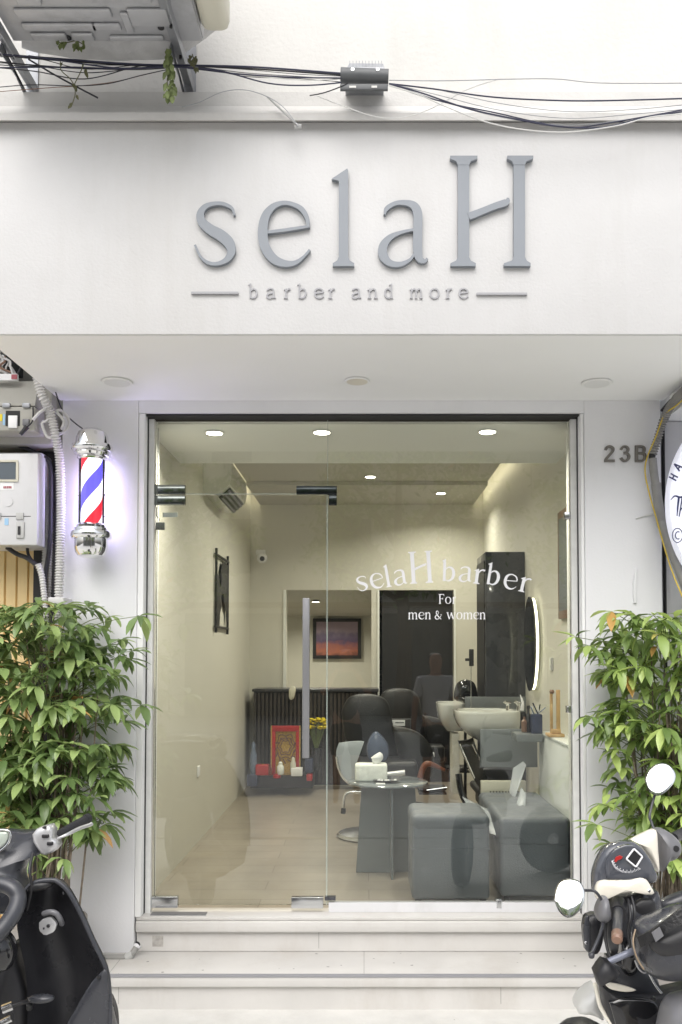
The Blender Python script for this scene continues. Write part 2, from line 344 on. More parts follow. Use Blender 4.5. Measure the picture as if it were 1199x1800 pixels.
# ---------------------------------------------------------------- stroke lettering (x-height 200, baseline 0)
def serif(x, y, wl, wr, up, sw=26):   # bracketed slab serif: up=1 foot, up=-1 head
    return ('poly', [(x - wl, y), (x + wr, y), (x + wr, y + 9 * up), (x + sw / 2 + 5, y + 17 * up), (x + sw / 2, y + 28 * up), (x - sw / 2, y + 28 * up), (x - sw / 2 - 5, y + 17 * up), (x - wl, y + 9 * up)])
def flag(x, y, sw=28, dx=22, dy=36):
    return ('poly', [(x - sw / 2 - dx, y - dy + 4), (x + sw / 2 - 3, y), (x + sw / 2, y - 6), (x + sw / 2, y - dy - 12), (x - sw / 2, y - dy - 12), (x - sw / 2, y - dy + 4 - 6)])
G = {
 's': (135, [[(124, 158, 5), (118, 178, 9), (92, 192, 11), (62, 193, 12), (35, 184, 16), (20, 163, 22), (24, 138, 27), (50, 114, 31), (82, 96, 34), (108, 72, 33), (115, 45, 25), (100, 20, 17), (72, 8, 11), (44, 11, 10), (20, 30, 8), (3, 66, 4)]]),
 'e': (165, [[(18, 104, 9), (90, 113, 10), (157, 124, 8)], [(152, 122, 9), (149, 148, 13), (132, 176, 15), (104, 191, 13), (74, 195, 13), (43, 183, 19), (20, 153, 26), (12, 108, 30), (18, 63, 30), (43, 25, 28), (76, 9, 22), (110, 10, 14), (137, 28, 8), (157, 51, 4)]]),
 'l': (66, [[(33, 20, 29), (33, 262, 29)], flag(33, 301, 29), serif(33, 0, 33, 33, 1, 29)]),
 'a': (160, [[(22, 160, 5), (28, 178, 13), (55, 194, 13), (85, 196, 16), (112, 187, 24), (124, 162, 28), (124, 108, 28), (124, 48, 28), (130, 23, 22), (145, 16, 12), (154, 24, 5)], [(112, 113, 8), (75, 105, 10), (40, 90, 17), (18, 63, 26), (18, 33, 28), (38, 10, 20), (70, 6, 15), (100, 20, 9), (113, 38, 7)]]),
 'H': (255, [[(40, 20, 35), (40, 320, 35)], [(212, 20, 35), (212, 320, 35)], serif(40, 0, 40, 38, 1, 35), serif(40, 340, 41, 43, -1, 35), serif(212, 0, 47, 35, 1, 35), serif(212, 340, 37, 43, -1, 35), [(56, 153, 22), (100, 170, 20), (140, 186, 20), (172, 197, 20), (177, 210, 6)]]),
 'b': (165, [[(33, 2, 27), (33, 262, 27)], flag(33, 301, 27), [(42, 150, 8), (68, 184, 14), (102, 187, 22), (130, 160, 28), (140, 105, 31), (128, 48, 27), (98, 13, 19), (66, 9, 13), (40, 28, 9)]]),
 'd': (165, [[(132, 2, 27), (132, 262, 27)], flag(132, 301, 27), [(123, 150, 8), (97, 184, 14), (63, 187, 22), (35, 160, 28), (25, 105, 31), (37, 48, 27), (67, 13, 19), (99, 9, 13), (125, 28, 9)], serif(132, 0, 10, 30, 1, 27)]),
 'r': (118, [[(36, 20, 27), (36, 165, 27)], flag(36, 202, 27), serif(36, 0, 33, 33, 1, 27), [(45, 135, 8), (62, 172, 14), (86, 188, 18), (108, 180, 22)]]),
 'n': (175, [[(36, 20, 27), (36, 165, 27)], flag(36, 202, 27), serif(36, 0, 33, 30, 1, 27), [(46, 140, 8), (75, 178, 14), (108, 184, 22), (134, 160, 27), (138, 110, 27), (138, 20, 27)], serif(138, 0, 30, 33, 1, 27)]),
 'm': (275, [[(36, 20, 27), (36, 165, 27)], flag(36, 202, 27), serif(36, 0, 33, 30, 1, 27), [(46, 140, 8), (75, 178, 14), (104, 184, 22), (130, 160, 27), (134, 110, 27), (134, 20, 27)], serif(134, 0, 28, 28, 1, 27), [(146, 140, 8), (175, 178, 14), (204, 184, 22), (230, 160, 27), (234, 110, 27), (234, 20, 27)], serif(234, 0, 30, 33, 1, 27)]),
 'o': (175, [[(85, 193, 12), (125, 180, 20), (150, 140, 28), (153, 98, 30), (146, 55, 28), (122, 18, 20), (85, 6, 12), (46, 18, 20), (20, 55, 28), (14, 98, 30), (20, 142, 28), (46, 180, 20), (85, 193, 12)]]),
 'F': (165, [[(40, 20, 32), (40, 275, 32)], serif(40, 0, 38, 38, 1, 32), ('poly', [(2, 290), (2, 278), (24, 270), (24, 262), (150, 272), (156, 230), (166, 230), (166, 290)]), ('poly', [(50, 158), (50, 142), (118, 142), (122, 118), (132, 118), (132, 182), (122, 182), (118, 158)])]),
 'w': (265, [[(26, 190, 28), (50, 100, 28), (78, 8, 24)], [(78, 4, 12), (105, 100, 11), (130, 188, 12)], [(130, 190, 28), (156, 100, 28), (184, 8, 24)], [(184, 4, 12), (212, 100, 11), (238, 190, 12)], ('poly', [(0, 200), (58, 200), (58, 190), (0, 190)]), ('poly', [(210, 200), (262, 200), (262, 190), (210, 190)])]),
 '&': (230, [[(214, 150, 8), (200, 105, 12), (165, 50, 16), (110, 10, 16), (55, 12, 26), (20, 50, 30), (30, 100, 28), (70, 135, 20), (110, 170, 12), (125, 215, 14), (105, 258, 14), (75, 262, 22), (52, 230, 24), (60, 180, 26), (110, 105, 28), (160, 45, 28), (212, 6, 16)], ('poly', [(175, 160), (235, 160), (235, 150), (175, 150)])]),
 '2': (160, [[(22, 205, 38), (45, 252, 38), (85, 262, 38), (122, 235, 38), (122, 190, 38), (85, 130, 38), (35, 60, 38), (22, 20, 36)], ('poly', [(5, 0), (148, 0), (148, 38), (5, 38)])]),
 '3': (160, [[(22, 210, 36), (50, 255, 36), (95, 258, 36), (122, 215, 36), (100, 165, 36), (62, 150, 34)], [(62, 150, 34), (112, 140, 36), (132, 85, 38), (105, 28, 38), (55, 22, 36), (20, 70, 36)]]),
 'B': (165, [[(25, 0, 40), (25, 280, 40)], [(25, 262, 36), (95, 262, 36), (128, 235, 38), (125, 175, 38), (90, 150, 34), (25, 150, 34)], [(80, 150, 34), (130, 135, 38), (142, 75, 40), (105, 20, 36), (25, 18, 36)]]),
 'A': (190, [[(15, 0, 34), (90, 280, 34)], [(90, 280, 34), (165, 0, 34)], [(45, 85, 30), (140, 85, 30)]]),
 'h': (190, [[(25, 0, 38), (25, 280, 38)], [(145, 0, 38), (145, 280, 38)], [(25, 145, 36), (145, 145, 36)]]),   # sans capital H
 'D': (170, [[(22, 0, 36), (22, 280, 36)], [(22, 262, 34), (95, 255, 36), (140, 190, 38), (140, 90, 38), (95, 25, 36), (22, 18, 34)]]),
 'T': (210, [[(0, 232, 6), (60, 285, 20), (140, 262, 24), (215, 292, 8)], [(118, 270, 26), (95, 150, 24), (72, 0, 10)]]),
 'i': (90, [[(62, 290, 20), (40, 150, 18), (15, 0, 16)], [(20, 60, 8), (60, 130, 14), (88, 120, 18), (75, 55, 16), (88, 5, 10), (110, 30, 5)]]),  # script h
 'u': (150, [[(28, 130, 14), (12, 40, 16), (35, 4, 14), (75, 50, 10), (98, 130, 12), (84, 40, 14), (100, 4, 10), (130, 40, 5)]]),
}
def glyph(mb, ch, f, t, mono=None, wk=1.0, zoff=0):
    """f(x, y, d) -> 3D point; d is depth in front of the wall"""
    adv, parts = G[ch]; q = 0
    for st in parts:
        dz = t + q * .00035; q += 1
        if isinstance(st, tuple): loop = st[1]
        else:
            pts = st if len(st) < 3 else cat_rom(st, 5)
            Lf, Rt = [], []
            for i, p in enumerate(pts):
                a, b = pts[max(i - 1, 0)], pts[min(i + 1, len(pts) - 1)]
                dx, dy = b[0] - a[0], b[1] - a[1]; L = math.hypot(dx, dy) or 1; nx, ny = -dy / L, dx / L
                hw = (mono if mono else max(p[2], 7) * wk) / 2
                Lf.append((p[0] + nx * hw, p[1] + ny * hw)); Rt.append((p[0] - nx * hw, p[1] - ny * hw))
            # quads, front and sides
            A = [mb.bm.verts.new(f(*p, dz)) for p in Lf]; B = [mb.bm.verts.new(f(*p, dz)) for p in Rt]
            A0 = [mb.bm.verts.new(f(*p, 0)) for p in Lf]; B0 = [mb.bm.verts.new(f(*p, 0)) for p in Rt]
            for i in range(len(A) - 1):
                mb.bm.faces.new((A[i], A[i + 1], B[i + 1], B[i])); mb.bm.faces.new((A[i], A0[i], A0[i + 1], A[i + 1])); mb.bm.faces.new((B[i], B[i + 1], B0[i + 1], B0[i]))
            mb.bm.faces.new((A[0], B[0], B0[0], A0[0])); mb.bm.faces.new((A[-1], A0[-1], B0[-1], B[-1]))
            continue
        a = [mb.bm.verts.new(f(*p, dz)) for p in loop]; b = [mb.bm.verts.new(f(*p, 0)) for p in loop]; n = len(loop)
        mb.bm.faces.new(a)
        for i in range(n): mb.bm.faces.new((a[i], b[i], b[(i + 1) % n], a[(i + 1) % n]))
    return adv

# ================================================================ SETTING AND BUILDING
FL = EYE - 1.36                      # shop floor height
DF, DP, DG = 3.64, 4.60, 4.71        # fascia, pilaster and glass planes
def struct(o): o['kind'] = 'structure'; return o
g_ = MB(); g_.face([(-60, -60, -.004), (60, -60, -.004), (60, 40, -.004), (-60, 40, -.004)]); struct(g_.build('road', 'asphalt'))
struct(bx('pavement', 'pave', None, -14, 14, 1.2, 4.62, -.003, 0.0))
struct(bx('kerb', 'cornice', None, -14, 14, 1.05, 1.2, -.003, 0.01, bev=.004))

M['stripgrey'] = mat('grey_rubber_strip', (.26, .26, .275), .6)
# stone steps up to the door
st = thing('entrance_steps', (0, 4.4, 0), 'two cream stone steps with rounded nosings leading up to the glass door', 'steps')
zt, zm = FL, EYE - 1.525
xl = X(237, 1620, DP); xr = X(1036, 1620, DP)
bx('riser', 'stone', st, xl + .004, xr, 4.628, 5.0, zm + .0, zt - .06)
bx('tread', 'stone', st, xl + .004, xr, 4.600, 4.705, zt - .062, zt - .006, bev=.006)
yl = 4.275
x0, x1 = -1.75, 1.62
bx('riser', 'stone', st, x0, x1, yl + .022, 4.9, 0, zm - .052)
bx('tread', 'stone', st, x0, x1, yl, 4.628, zm - .054, zm, bev=.006)
bx('nosing_strip', M['stripgrey'], st, x0, x1, yl - .003, yl + .022, zm - .006, zm + .003)
bx('sill', 'stone', st, xl + .004, xr, 4.612, 4.78, zt - .004, zt + .014, bev=.003)

sb = thing('shop_building', (0, 4.6, 0), 'white rendered shophouse front carrying the big grey sign and the glass shopfront', 'building')
# upper wall, cornice, fascia box
DU = 3.76
zc0, zc1 = Z(216, DF), Z(172, DU)
bx('upper_wall', 'upper', sb, -5, 5, DU, 3.98, zc1 - .05, 8.0)
c = MB()
prof = [(DU, zc1), (DU - .045, zc1 - .003), (DU - .055, Z(188, DU - .05)), (DU - .08, Z(189.5, DU - .08)), (DU - .10, Z(193, DU - .10)), (DU - .15, Z(195, DU - .15)), (DU - .165, Z(198, DU - .165)), (DU - .165, Z(211, DU - .165)), (DU - .15, Z(213, DU - .15)), (DU - .10, Z(214, DU - .10)), (DU, Z(214, DU - .10))]
c.prism([(-5, y, z) for y, z in prof], (10, 0, 0)); c.build('cornice', 'cornice', sb, smooth=True, angle=25)
zf = Z(588, DF)
xs0, xs1 = X(110, 715, DP) - .01, X(1163, 715, DP) + .01
pl1_, pr0_ = X(240, 1100, DP), X(1030, 1100, DP)
f = MB(); f.box(xs0, xs1, DF, DF + .012, zf, Z(214, DU - .10) - .012, bev=.006); f.build('fascia', 'fascia', sb, smooth=True)
bx('seam', 'gap', sb, -5, 5, DF + .02, DF + .09, Z(214, DU - .10) - .02, Z(214, DU - .10) + .001)
zs = Z(718, DP)
bx('soffit', 'soffit', sb, xs0, xs1, DF + .0125, DP - .001, zf, zf + .3)
bx('lintel', 'pilaster', sb, pl1_ + .001, pr0_ - .001, DP + .002, 4.80, Z(725.5, DP), zf + .3)
# pilasters beside the shopfront
pl0, pl1 = X(108, 900, DP), X(240, 1100, DP); pr0, pr1 = X(1030, 1100, DP), X(1163, 900, DP)
bx('pilaster', 'pilaster', sb, pl0, pl1, DP, 4.95, zm, zf + .05, bev=.004)
bx('pilaster', 'pilaster', sb, pr0, pr1, DP, 4.95, zm, zf + .05, bev=.004)
bx('party_wall', 'pilaster', sb, -1.62, -1.30, 4.951, 5.3, 0, zf)
# interior shell
xL, xR, DB = -1.205, 1.26, 9.4
H1, H2, H3 = EYE + 1.25, EYE + 1.62, EYE + 1.74
bx('interior_side_wall', 'iwall', sb, xL - .15, xL, 4.952, 11.2, FL - .1, 3.6)
bx('interior_side_wall', 'iwall', sb, xR, xR + .15, 4.952, 11.2, FL - .1, 3.6)
bw = MB(); a0, a1 = X(503, 1150, DB), X(653, 1150, DB); d0, d1 = X(667, 1150, DB), X(798, 1150, DB); zo = Z(1037, DB)
bw.box(xL, a0, DB, DB + .12, FL, H3 + .1); bw.box(a1, d0, DB, DB + .12, FL, H3 + .1); bw.box(d1, xR, DB, DB + .12, FL, H3 + .1)
bw.box(a0, a1, DB, DB + .12, zo, H3 + .1); bw.box(d0, d1, DB, DB + .12, zo, H3 + .1)
bw.build('interior_back_wall', 'iwall', sb)
al = MB(); al.box(xL, d0, 11.0, 11.1, FL, 3.2); al.box(d0, d0 + .03, DB + .13, 11.0, FL, 3.2); al.build('alcove_wall', 'iwall', sb)
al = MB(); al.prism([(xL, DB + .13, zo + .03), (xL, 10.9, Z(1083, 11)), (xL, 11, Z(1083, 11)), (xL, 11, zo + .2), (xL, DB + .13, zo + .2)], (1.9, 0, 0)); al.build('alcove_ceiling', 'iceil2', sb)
bx('dark_doorway', 'dark', sb, d0 - .02, d1 + .02, DB + .13, DB + .16, FL, zo + .05)
tr = MB(); tr.box(a0 - .03, a0, DB - .015, DB - .001, FL, zo); tr.box(d0 - .02, d0, DB - .015, DB - .001, FL, zo); tr.box(d1, d1 + .02, DB - .015, DB - .001, FL, zo); tr.build('door_trim', 'iceil', sb)
bx('front_ceiling', 'iceil', sb, xL, xR, 4.80, 5.80, H1, H3)
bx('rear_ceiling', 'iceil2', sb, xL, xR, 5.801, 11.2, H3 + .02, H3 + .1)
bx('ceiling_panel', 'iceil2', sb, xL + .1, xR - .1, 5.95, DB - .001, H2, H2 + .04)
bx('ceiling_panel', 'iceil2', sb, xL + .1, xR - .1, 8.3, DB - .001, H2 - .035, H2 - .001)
bx('cove_light', 'cove', sb, xR - .10, xR - .085, 5.95, 9.35, H2 + .045, H2 + .06)
bx('cove_light', 'cove', sb, xL + .085, xL + .10, 5.95, 9.35, H2 + .045, H2 + .06)
fl = bx('shop_floor', 'floor', None, xL, xR, 4.79, 11.2, FL - .05, FL - .002); struct(fl)

# dark head rail and frame strips
fr = thing('shopfront_frame', (0, DG, FL), 'slim aluminium frame round the glass shopfront with a dark head rail', 'frame')
gx0, gx1 = X(257, 1150, DG - .05), X(1018, 1150, DG - .05)
zh = Z(733, DG - .05)
bx('head_rail', 'gap', fr, gx0 - .0, gx1 + .0, DG - .09, DG + .03, zh - .004, Z(725.5, DP) - .001)
bx('jamb', 'soffit', fr, pl1 + .002, gx0 - .004, DP + .006, 4.94, FL + .015, Z(725.5, DP) - .002, bev=.002)
bx('shadow_gap', 'gap', fr, gx0 - .0035, gx0 - .001, DG - .045, 4.9, FL + .015, zh)
bx('shadow_gap', 'gap', fr, gx1 + .001, gx1 + .0035, DG - .045, 4.9, FL + .015, zh)
bx('jamb', 'soffit', fr, gx1 + .004, pr0 - .002, DP + .006, 4.94, FL + .015, Z(725.5, DP) - .002, bev=.002)
gl0, gl1 = X(271, 1150, DG), X(1003, 1150, DG)
bx('channel', 'alu', fr, gx0, gl0 - .002, DG - .03, DG + .05, FL + .014, zh - .006)
bx('channel', 'alu', fr, gl1 + .002, gx1, DG - .03, DG + .05, FL + .014, zh - .006)
bx('bottom_channel', 'meter2', fr, X(578, 1590, DG), gl1 + .002, DG - .018, DG + .018, FL + .015, Z(1585, DG))
pipe_ = None

# fixed glass beside and above the door
zt_ = Z(869, DG); xm = X(575, 1150, DG); gb = Z(1594, DG)
gp = thing('fixed_glass_partition', (.5, DG, FL), 'tall fixed glass pane on the right half with white arched shop lettering', 'glass panel')
bx('pane', 'glass', gp, xm + .003, gl1, DG - .006, DG + .006, gb + .012, zh - .004)
bx('edge', 'glassedge', gp, xm + .0005, xm + .0025, DG - .006, DG + .006, gb + .012, zh - .004)
bx('transom_pane', 'glass', gp, gl0, xm - .003, DG - .006, DG + .006, zt_ + .003, zh - .004)
bx('edge', 'glassedge', gp, gl0, xm - .003, DG - .006, DG + .006, zt_ + .0005, zt_ + .0025)
for (px, py) in ((998, 906), (1002, 1247)):
    a, b = pbox(px - 5, px + 5, py - 5, py + 5, DG - .02, DG + .02)[:2]; q = pbox(px - 5, px + 5, py - 6, py + 6, DG - .02, DG + .02); bx('clip', 'satin', gp, *q, bev=.002)
bx('clip', 'satin', gp, *pbox(873, 882, 1582, 1597, DG - .02, DG + .02), bev=.002)
bx('patch_fitting', 'darkrefl', gp, *pbox(521, 592, 854, 869, DG - .016, DG + .016), bev=.0015)
bx('patch_fitting', 'darkrefl', gp, *pbox(578, 592, 869.5, 887, DG - .0162, DG + .0162), bev=.0015)
bx('patch_fitting', 'greenrefl', gp, *pbox(270, 325, 852, 869, DG - .016, DG + .016), bev=.0015)
# door
do = thing('glass_door', (-.6, DG, FL), 'frameless glass door with a tall clear bar handle and steel patch fittings', 'door')
bx('pane', 'glass', do, gl0 + .003, xm - .003, DG - .0062, DG + .0058, gb + .012, zt_ - .003)
bx('edge', 'glassedge', do, xm - .0028, xm - .0012, DG - .006, DG + .006, gb + .012, zt_ - .003)
bx('patch_fitting', 'greenrefl', do, *pbox(270, 325, 870.5, 887, DG - .016, DG + .016), bev=.0015)
bx('patch_fitting', 'satin', do, *pbox(253, 312, 1577, 1596, DG - .02, DG + .016), bev=.0015)
bx('patch_fitting', 'satin', do, *pbox(512, 568, 1578, 1597, DG - .02, DG + .016), bev=.0015)
bx('floor_lock', 'charcoal', do, *pbox(571, 590, 1577, 1583, DG - .02, DG + .016))
bx('floor_spring_plate', 'greyplastic', do, X(270, 1600, DG), X(366, 1600, DG), DG - .075, DG - .022, FL + .0145, FL + .018)
hd = MB(); q = pbox(531.5, 544, 1051, 1333, DG - .07, DG - .045); hd.box(*q, bev=.004); ho = hd.build('handle', mat('frosted_handle', (.22, .22, .228), .3, .2), do, smooth=True)
for py in (1085, 1296): MB().lathe([(.022, 0), (.022, .012), (.012, .013), (.012, .04)], P(538, py, DG - .047), 'y', 20).build('standoff', 'satin', ho, smooth=True)
# sensor and note on the door
cs = thing('door_contact_sensor', P(281, 920, DG + .02), 'small dark door contact with a dangling wire below the top hinge', 'sensor')
bx('body', 'greyplastic', cs, *pbox(273, 289, 918, 931, DG + .02, DG + .04), bev=.002)
MB().tube([P(276, 891, DG + .025), P(275, 905, DG + .02), P(280, 912, DG + .03), P(279, 918, DG + .03)], .002, 6, 5).build('wire', 'cable', cs, smooth=True)
o = bx('door_label', 'alu', None, *pbox(286, 312, 901, 909, DG + .0065, DG + .008)); tag(o, 'small grey rectangular label stuck on the glass door under its top hinge', 'label')

# -------- raised sign letters on the fascia
sg = thing('shop_sign', P(640, 560, DF), 'big raised grey letters reading selaH with barber and more beneath', 'sign')
def cmap(ox, base, s, D):   # letter units -> wall plane, from the photo's scale
    def f(x, y, d):
        p = P(ox + x * s, base - y * s, D); return Vector((p.x, D - d, p.z))
    return f
k = 1 / 1.763
for ch, cx, adj in (('s', 75, 0), ('e', 275, 0), ('l', 503, 0), ('a', 641, 0), ('H', 866, 0)):
    b = MB(); glyph(b, ch, cmap(300 + cx * k, 240 + 408 * k, k, DF), .020); b.build('letter', 'letter', sg, smooth=True, angle=30)
# small slab letters: centres along the line
cx = [447, 479, 511, 536, 567, 599, 0, 631, 660, 690, 0, 734, 770, 799, 824]
small = 'barber and more'
xs = [437, 468, 499, 523, 552, 577, 0, 618, 646, 674, 0, 720, 755, 783, 806]
for ch, ox in zip(small, xs):
    if ch == ' ': continue
    wdt = {'m': .085, 'n': .105}.get(ch, .105)
    b = MB(); s_ = .088
    def f(x, y, d, ox=ox, wdt=wdt): p = P(ox + x * wdt, 525.5 - y * s_, DF); return Vector((p.x, DF - d, p.z))
    glyph(b, ch, f, .006, mono=27); b.build('small_letter', 'smallletter', sg, smooth=True, angle=30)
bx('bar', 'smallletter', sg, *pbox(336, 419, 512.7, 516.3, DF - .012, DF))
bx('bar', 'smallletter', sg, *pbox(838, 927, 514.3, 517.9, DF - .012, DF))
# -------- vinyl lettering on the pane (arched)
vl = MB()
def arc(ox, oy, rot, s, kx=1):
    ca, sa = math.cos(rot), math.sin(rot)
    def f(x, y, d):
        u, v = x * s * kx, y * s; p = P(ox + u * ca + v * sa, oy + u * sa - v * ca, DG - .0066); return Vector((p.x, DG - .0066 - d * .3, p.z))
    return f
# crop scale 1199/350 = 3.426
def C7(x, y): return 600 + x / 3.426, 950 + y / 3.426
for ch, x, y, rot, s in (('s', 102, 312, -12, .155), ('e', 186, 296, -12, .155), ('l', 272, 283, -10, .145), ('a', 322, 275, -9, .150), ('H', 414, 262, -3.5, .162 * 3.426 / 3.426),
                         ('b', 602, 245, 2, .132), ('a', 705, 248, 3.5, .155), ('r', 790, 258, 7, .158), ('b', 866, 262, 9, .132), ('e', 972, 285, 12, .160), ('r', 1062, 304, 13, .155)):
    px, py = C7(x, y)
    sc2 = s * (.58 if ch == 'H' else (.52 if ch in 'b' else .56)) / .16 * .16 * 1.0
    sc2 = {'H': 193 / 340, 'b': 135 / 300, 'l': 135 / 300}.get(ch, 92 / 200) / 3.426
    if ch == 'l': sc2 = 138 / 300 / 3.426
    glyph(vl, ch, arc(px, py, R(rot), sc2, {'H': 1, 'r': 1.32, 'b': 1.16, 's': 1.08}.get(ch, 1.08)), .0016, wk=1.15)
for ch, x in (('F', 586), ('o', 626), ('r', 668)):
    px, py = C7(x, 381); glyph(vl, ch, arc(px, py, 0, (58 / 290 if ch == 'F' else 42 / 200) / 3.426), .0016, wk=1.15)
for ch, x in (('m', 402), ('e', 466), ('n', 503), ('&', 562), ('w', 634), ('o', 693), ('m', 733), ('e', 796), ('n', 832)):
    px, py = C7(x, 475); glyph(vl, ch, arc(px, py, 0, (52 / 275 if ch == '&' else 43 / 200) / 3.426), .0016, wk=1.15)
pane = [o for o in kids(gp) if o.name.startswith('pane')][0]
vl.build('lettering', 'vinyl', pane, smooth=False)

# house number 23B on the right pilaster
hn = thing('house_number', P(1098, 812, DP), 'brown metal house number 23B on the white pilaster to the right', 'house number')
for ch, ox in (('2', 1061), ('3', 1088), ('B', 1115)):
    b = MB()
    glyph(b, ch, lambda x, y, d, ox=ox: (lambda p: Vector((p.x, DP - d, p.z)))(P(ox + x * .128, 812.5 - y * .103, DP)), .012); b.build('digit', 'number', hn, smooth=True)

# -------- recessed lights in the soffit
def downlight(name, p, r, lens, label, group=None, lit=False):
    t = thing(name, p, label, 'ceiling light', group)
    MB().lathe([(r * .78, -.001), (r * .93, -.001), (r * .93, -.006), (r, -.006), (r, -.007), (r * .95, -.010), (r * .80, -.009)], p, n=36).build('rim', 'lamprim', t, smooth=True)
    MB().lathe([(r * .82, -.006), (r * .81, -.0105), (r * .3, -.0115)], p, n=36).build('lens', lens, t, smooth=True)
    return t
def ceil_pt(px, py, z):
    D = 4.0
    for _ in range(30):
        v = P(px, py, D); D *= (z - EYE) / (v.z - EYE)
    return P(px, py, D)
downlight('recessed_light', ceil_pt(206, 670, zf), .075, 'lens', 'unlit round recessed light with white rim above the barber pole', 'unlit lights under the canopy')
downlight('recessed_light', ceil_pt(628, 668, zf), .062, 'warmlens', 'small cream unlit recessed light in the middle of the canopy underside')
downlight('recessed_light', ceil_pt(1049, 672, zf), .075, 'lens', 'unlit round recessed light with white rim above the house number', 'unlit lights under the canopy')
def spot(p, e, size=.9, col=(1, .935, .80)):
    l = bpy.data.lights.new('downlight_lamp', 'AREA'); l.shape = 'DISK'; l.size = .1; l.energy = e; l.color = col; l.spread = R(150)
    o = bpy.data.objects.new('downlight_lamp', l); COL.objects.link(o); o.location = p; return o
for i, (px, py, h, lab) in enumerate(((377, 759, H1, 'lit ceiling light above the glass door, nearest the left wall'), (566, 758, H1, 'lit ceiling light with a star glare at the top of the glass joint'),
                                 (857, 757, H1, 'lit ceiling light behind the right pane, high near the right wall'), (651, 837, H2, 'lit ceiling light in the raised rear ceiling, left of its pair'), (775, 866, H2 - .036, 'lit ceiling light furthest back in the raised rear ceiling'))):
    p = ceil_pt(px, py, h)
    t = downlight('downlight', p, .055, 'lamp', lab, 'lit downlights inside the shop')
    o = spot((0, 0, -.03), (8 if i < 3 else 10)); o.parent = t

t = downlight('downlight', Vector((-.55, 10.1, Z(1060, 10.1) + .02)), .05, 'lamp', 'lit ceiling light inside the rear alcove before the painting', 'lit downlights inside the shop')
o = spot((0, 0, -.04), 9); o.parent = t

for y_ in (6.5, 7.35):  # extra lamps added out of view to brighten the interior
    t = downlight('downlight', Vector((-.1, y_, H2)), .05, 'lamp', 'extra ceiling light added in the rear ceiling, hidden behind the front ceiling edge', 'lit downlights inside the shop')
    o = spot((0, 0, -.03), 10); o.parent = t

# ================================================================ NEIGHBOURS AND STREET
lw = thing('yellow_metal_wall', (-2.6, 4.75, 0), 'yellow ribbed sheet metal wall behind the meter boxes on the left', 'wall')
m_ = MB(); xx = -5.2; pts = []
while xx < -1.63:
    pts += [(xx, 4.75), (xx + .050, 4.75), (xx + .056, 4.765), (xx + .062, 4.75)]; xx += .062
pts.append((-1.63, 4.75))
m_.prism([(x, y, 0) for x, y in pts] + [(-1.63, 4.8, 0), (-5.2, 4.8, 0)], (0, 0, Z(700, 4.75))); m_.build('sheet', 'yellowsheet', lw)
bx('upper_sheet', 'conduitgrey', lw, -5.2, -1.63, 4.76, 4.8, Z(700, 4.75), 4.2)
bx('post', 'gap', lw, -1.75, -1.63, 4.70, 4.749, 0, 3.6)
rw = thing('grey_panel_wall', (2.6, 4.68, 0), 'plain grey cladding panel wall right of the pale pilaster', 'wall')
rx = X(1166, 900, 4.66)
bx('panel', 'fascia', rw, rx, 5.2, 4.66, 4.8, 0, Z(741, 4.66))
bx('canopy', 'soffit', rw, rx + .005, 5.2, 3.95, 4.79, Z(741, 4.66) + .004, Z(741, 4.66) + .12)
bx('upper_panel', 'conduitgrey', rw, rx + .12, 5.2, 4.3, 4.8, Z(741, 4.66) + .13, 4.2)
bx('joint', 'gap', rw, rx - .005, rx - .001, 4.62, 4.66, 0, Z(741, 4.66))
sm = MB(); sm.tube([P(1118, 1000, 4.594), P(1116, 1030, 4.594), P(1117, 1060, 4.594)], [.006, .012, .009], 8, 6)
o = sm.build('filler_smear', 'pilaster', None, smooth=True); tag(o, 'thin pale vertical filler ridge on the right pilaster above the plant', 'filler smear')

# opposite side of the street (what the glass and the chrome look at)
def facade(name, x0, x1, y, h, m, label, cols, rows, win):
    t = thing(name, ((x0 + x1) / 2, y, 0), label, 'building')
    bx('wall', m, t, x0, x1, y - 4, y, 0, h)
    for i in range(cols):
        for j in range(rows):
            cx = x0 + (i + .5) * (x1 - x0) / cols; z = 3.9 + j * 3.1
            bx('window', win, t, cx - .55, cx + .55, y + .002, y + .05, z, z + 1.5)
    bx('shutter', 'conduitgrey', t, x0 + .4, x1 - .4, y + .002, y + .06, 0, 2.8)
    bx('awning', 'tan', t, x0 + .2, x1 - .2, y + .01, y + 1.1, 2.95, 3.05)
    return t
M['far1'] = mat('far_cream_paint', (.72, .70, .65), .8, var=.1); M['far2'] = mat('far_grey_paint', (.68, .69, .69), .8, var=.1)
facade('street_building', -16.5, -5.4, -15.2, 9.4, 'far2', 'grey two storey building far across the street on the left', 4, 1, 'dark')
facade('street_building', -5.3, 4.6, -15.0, 8.9, 'far1', 'cream shophouse straight across the street behind the trees', 3, 2, 'win')
facade('street_building', 4.7, 16.5, -15.4, 9.2, 'far2', 'grey building far across the street on the right', 4, 1, 'dark')
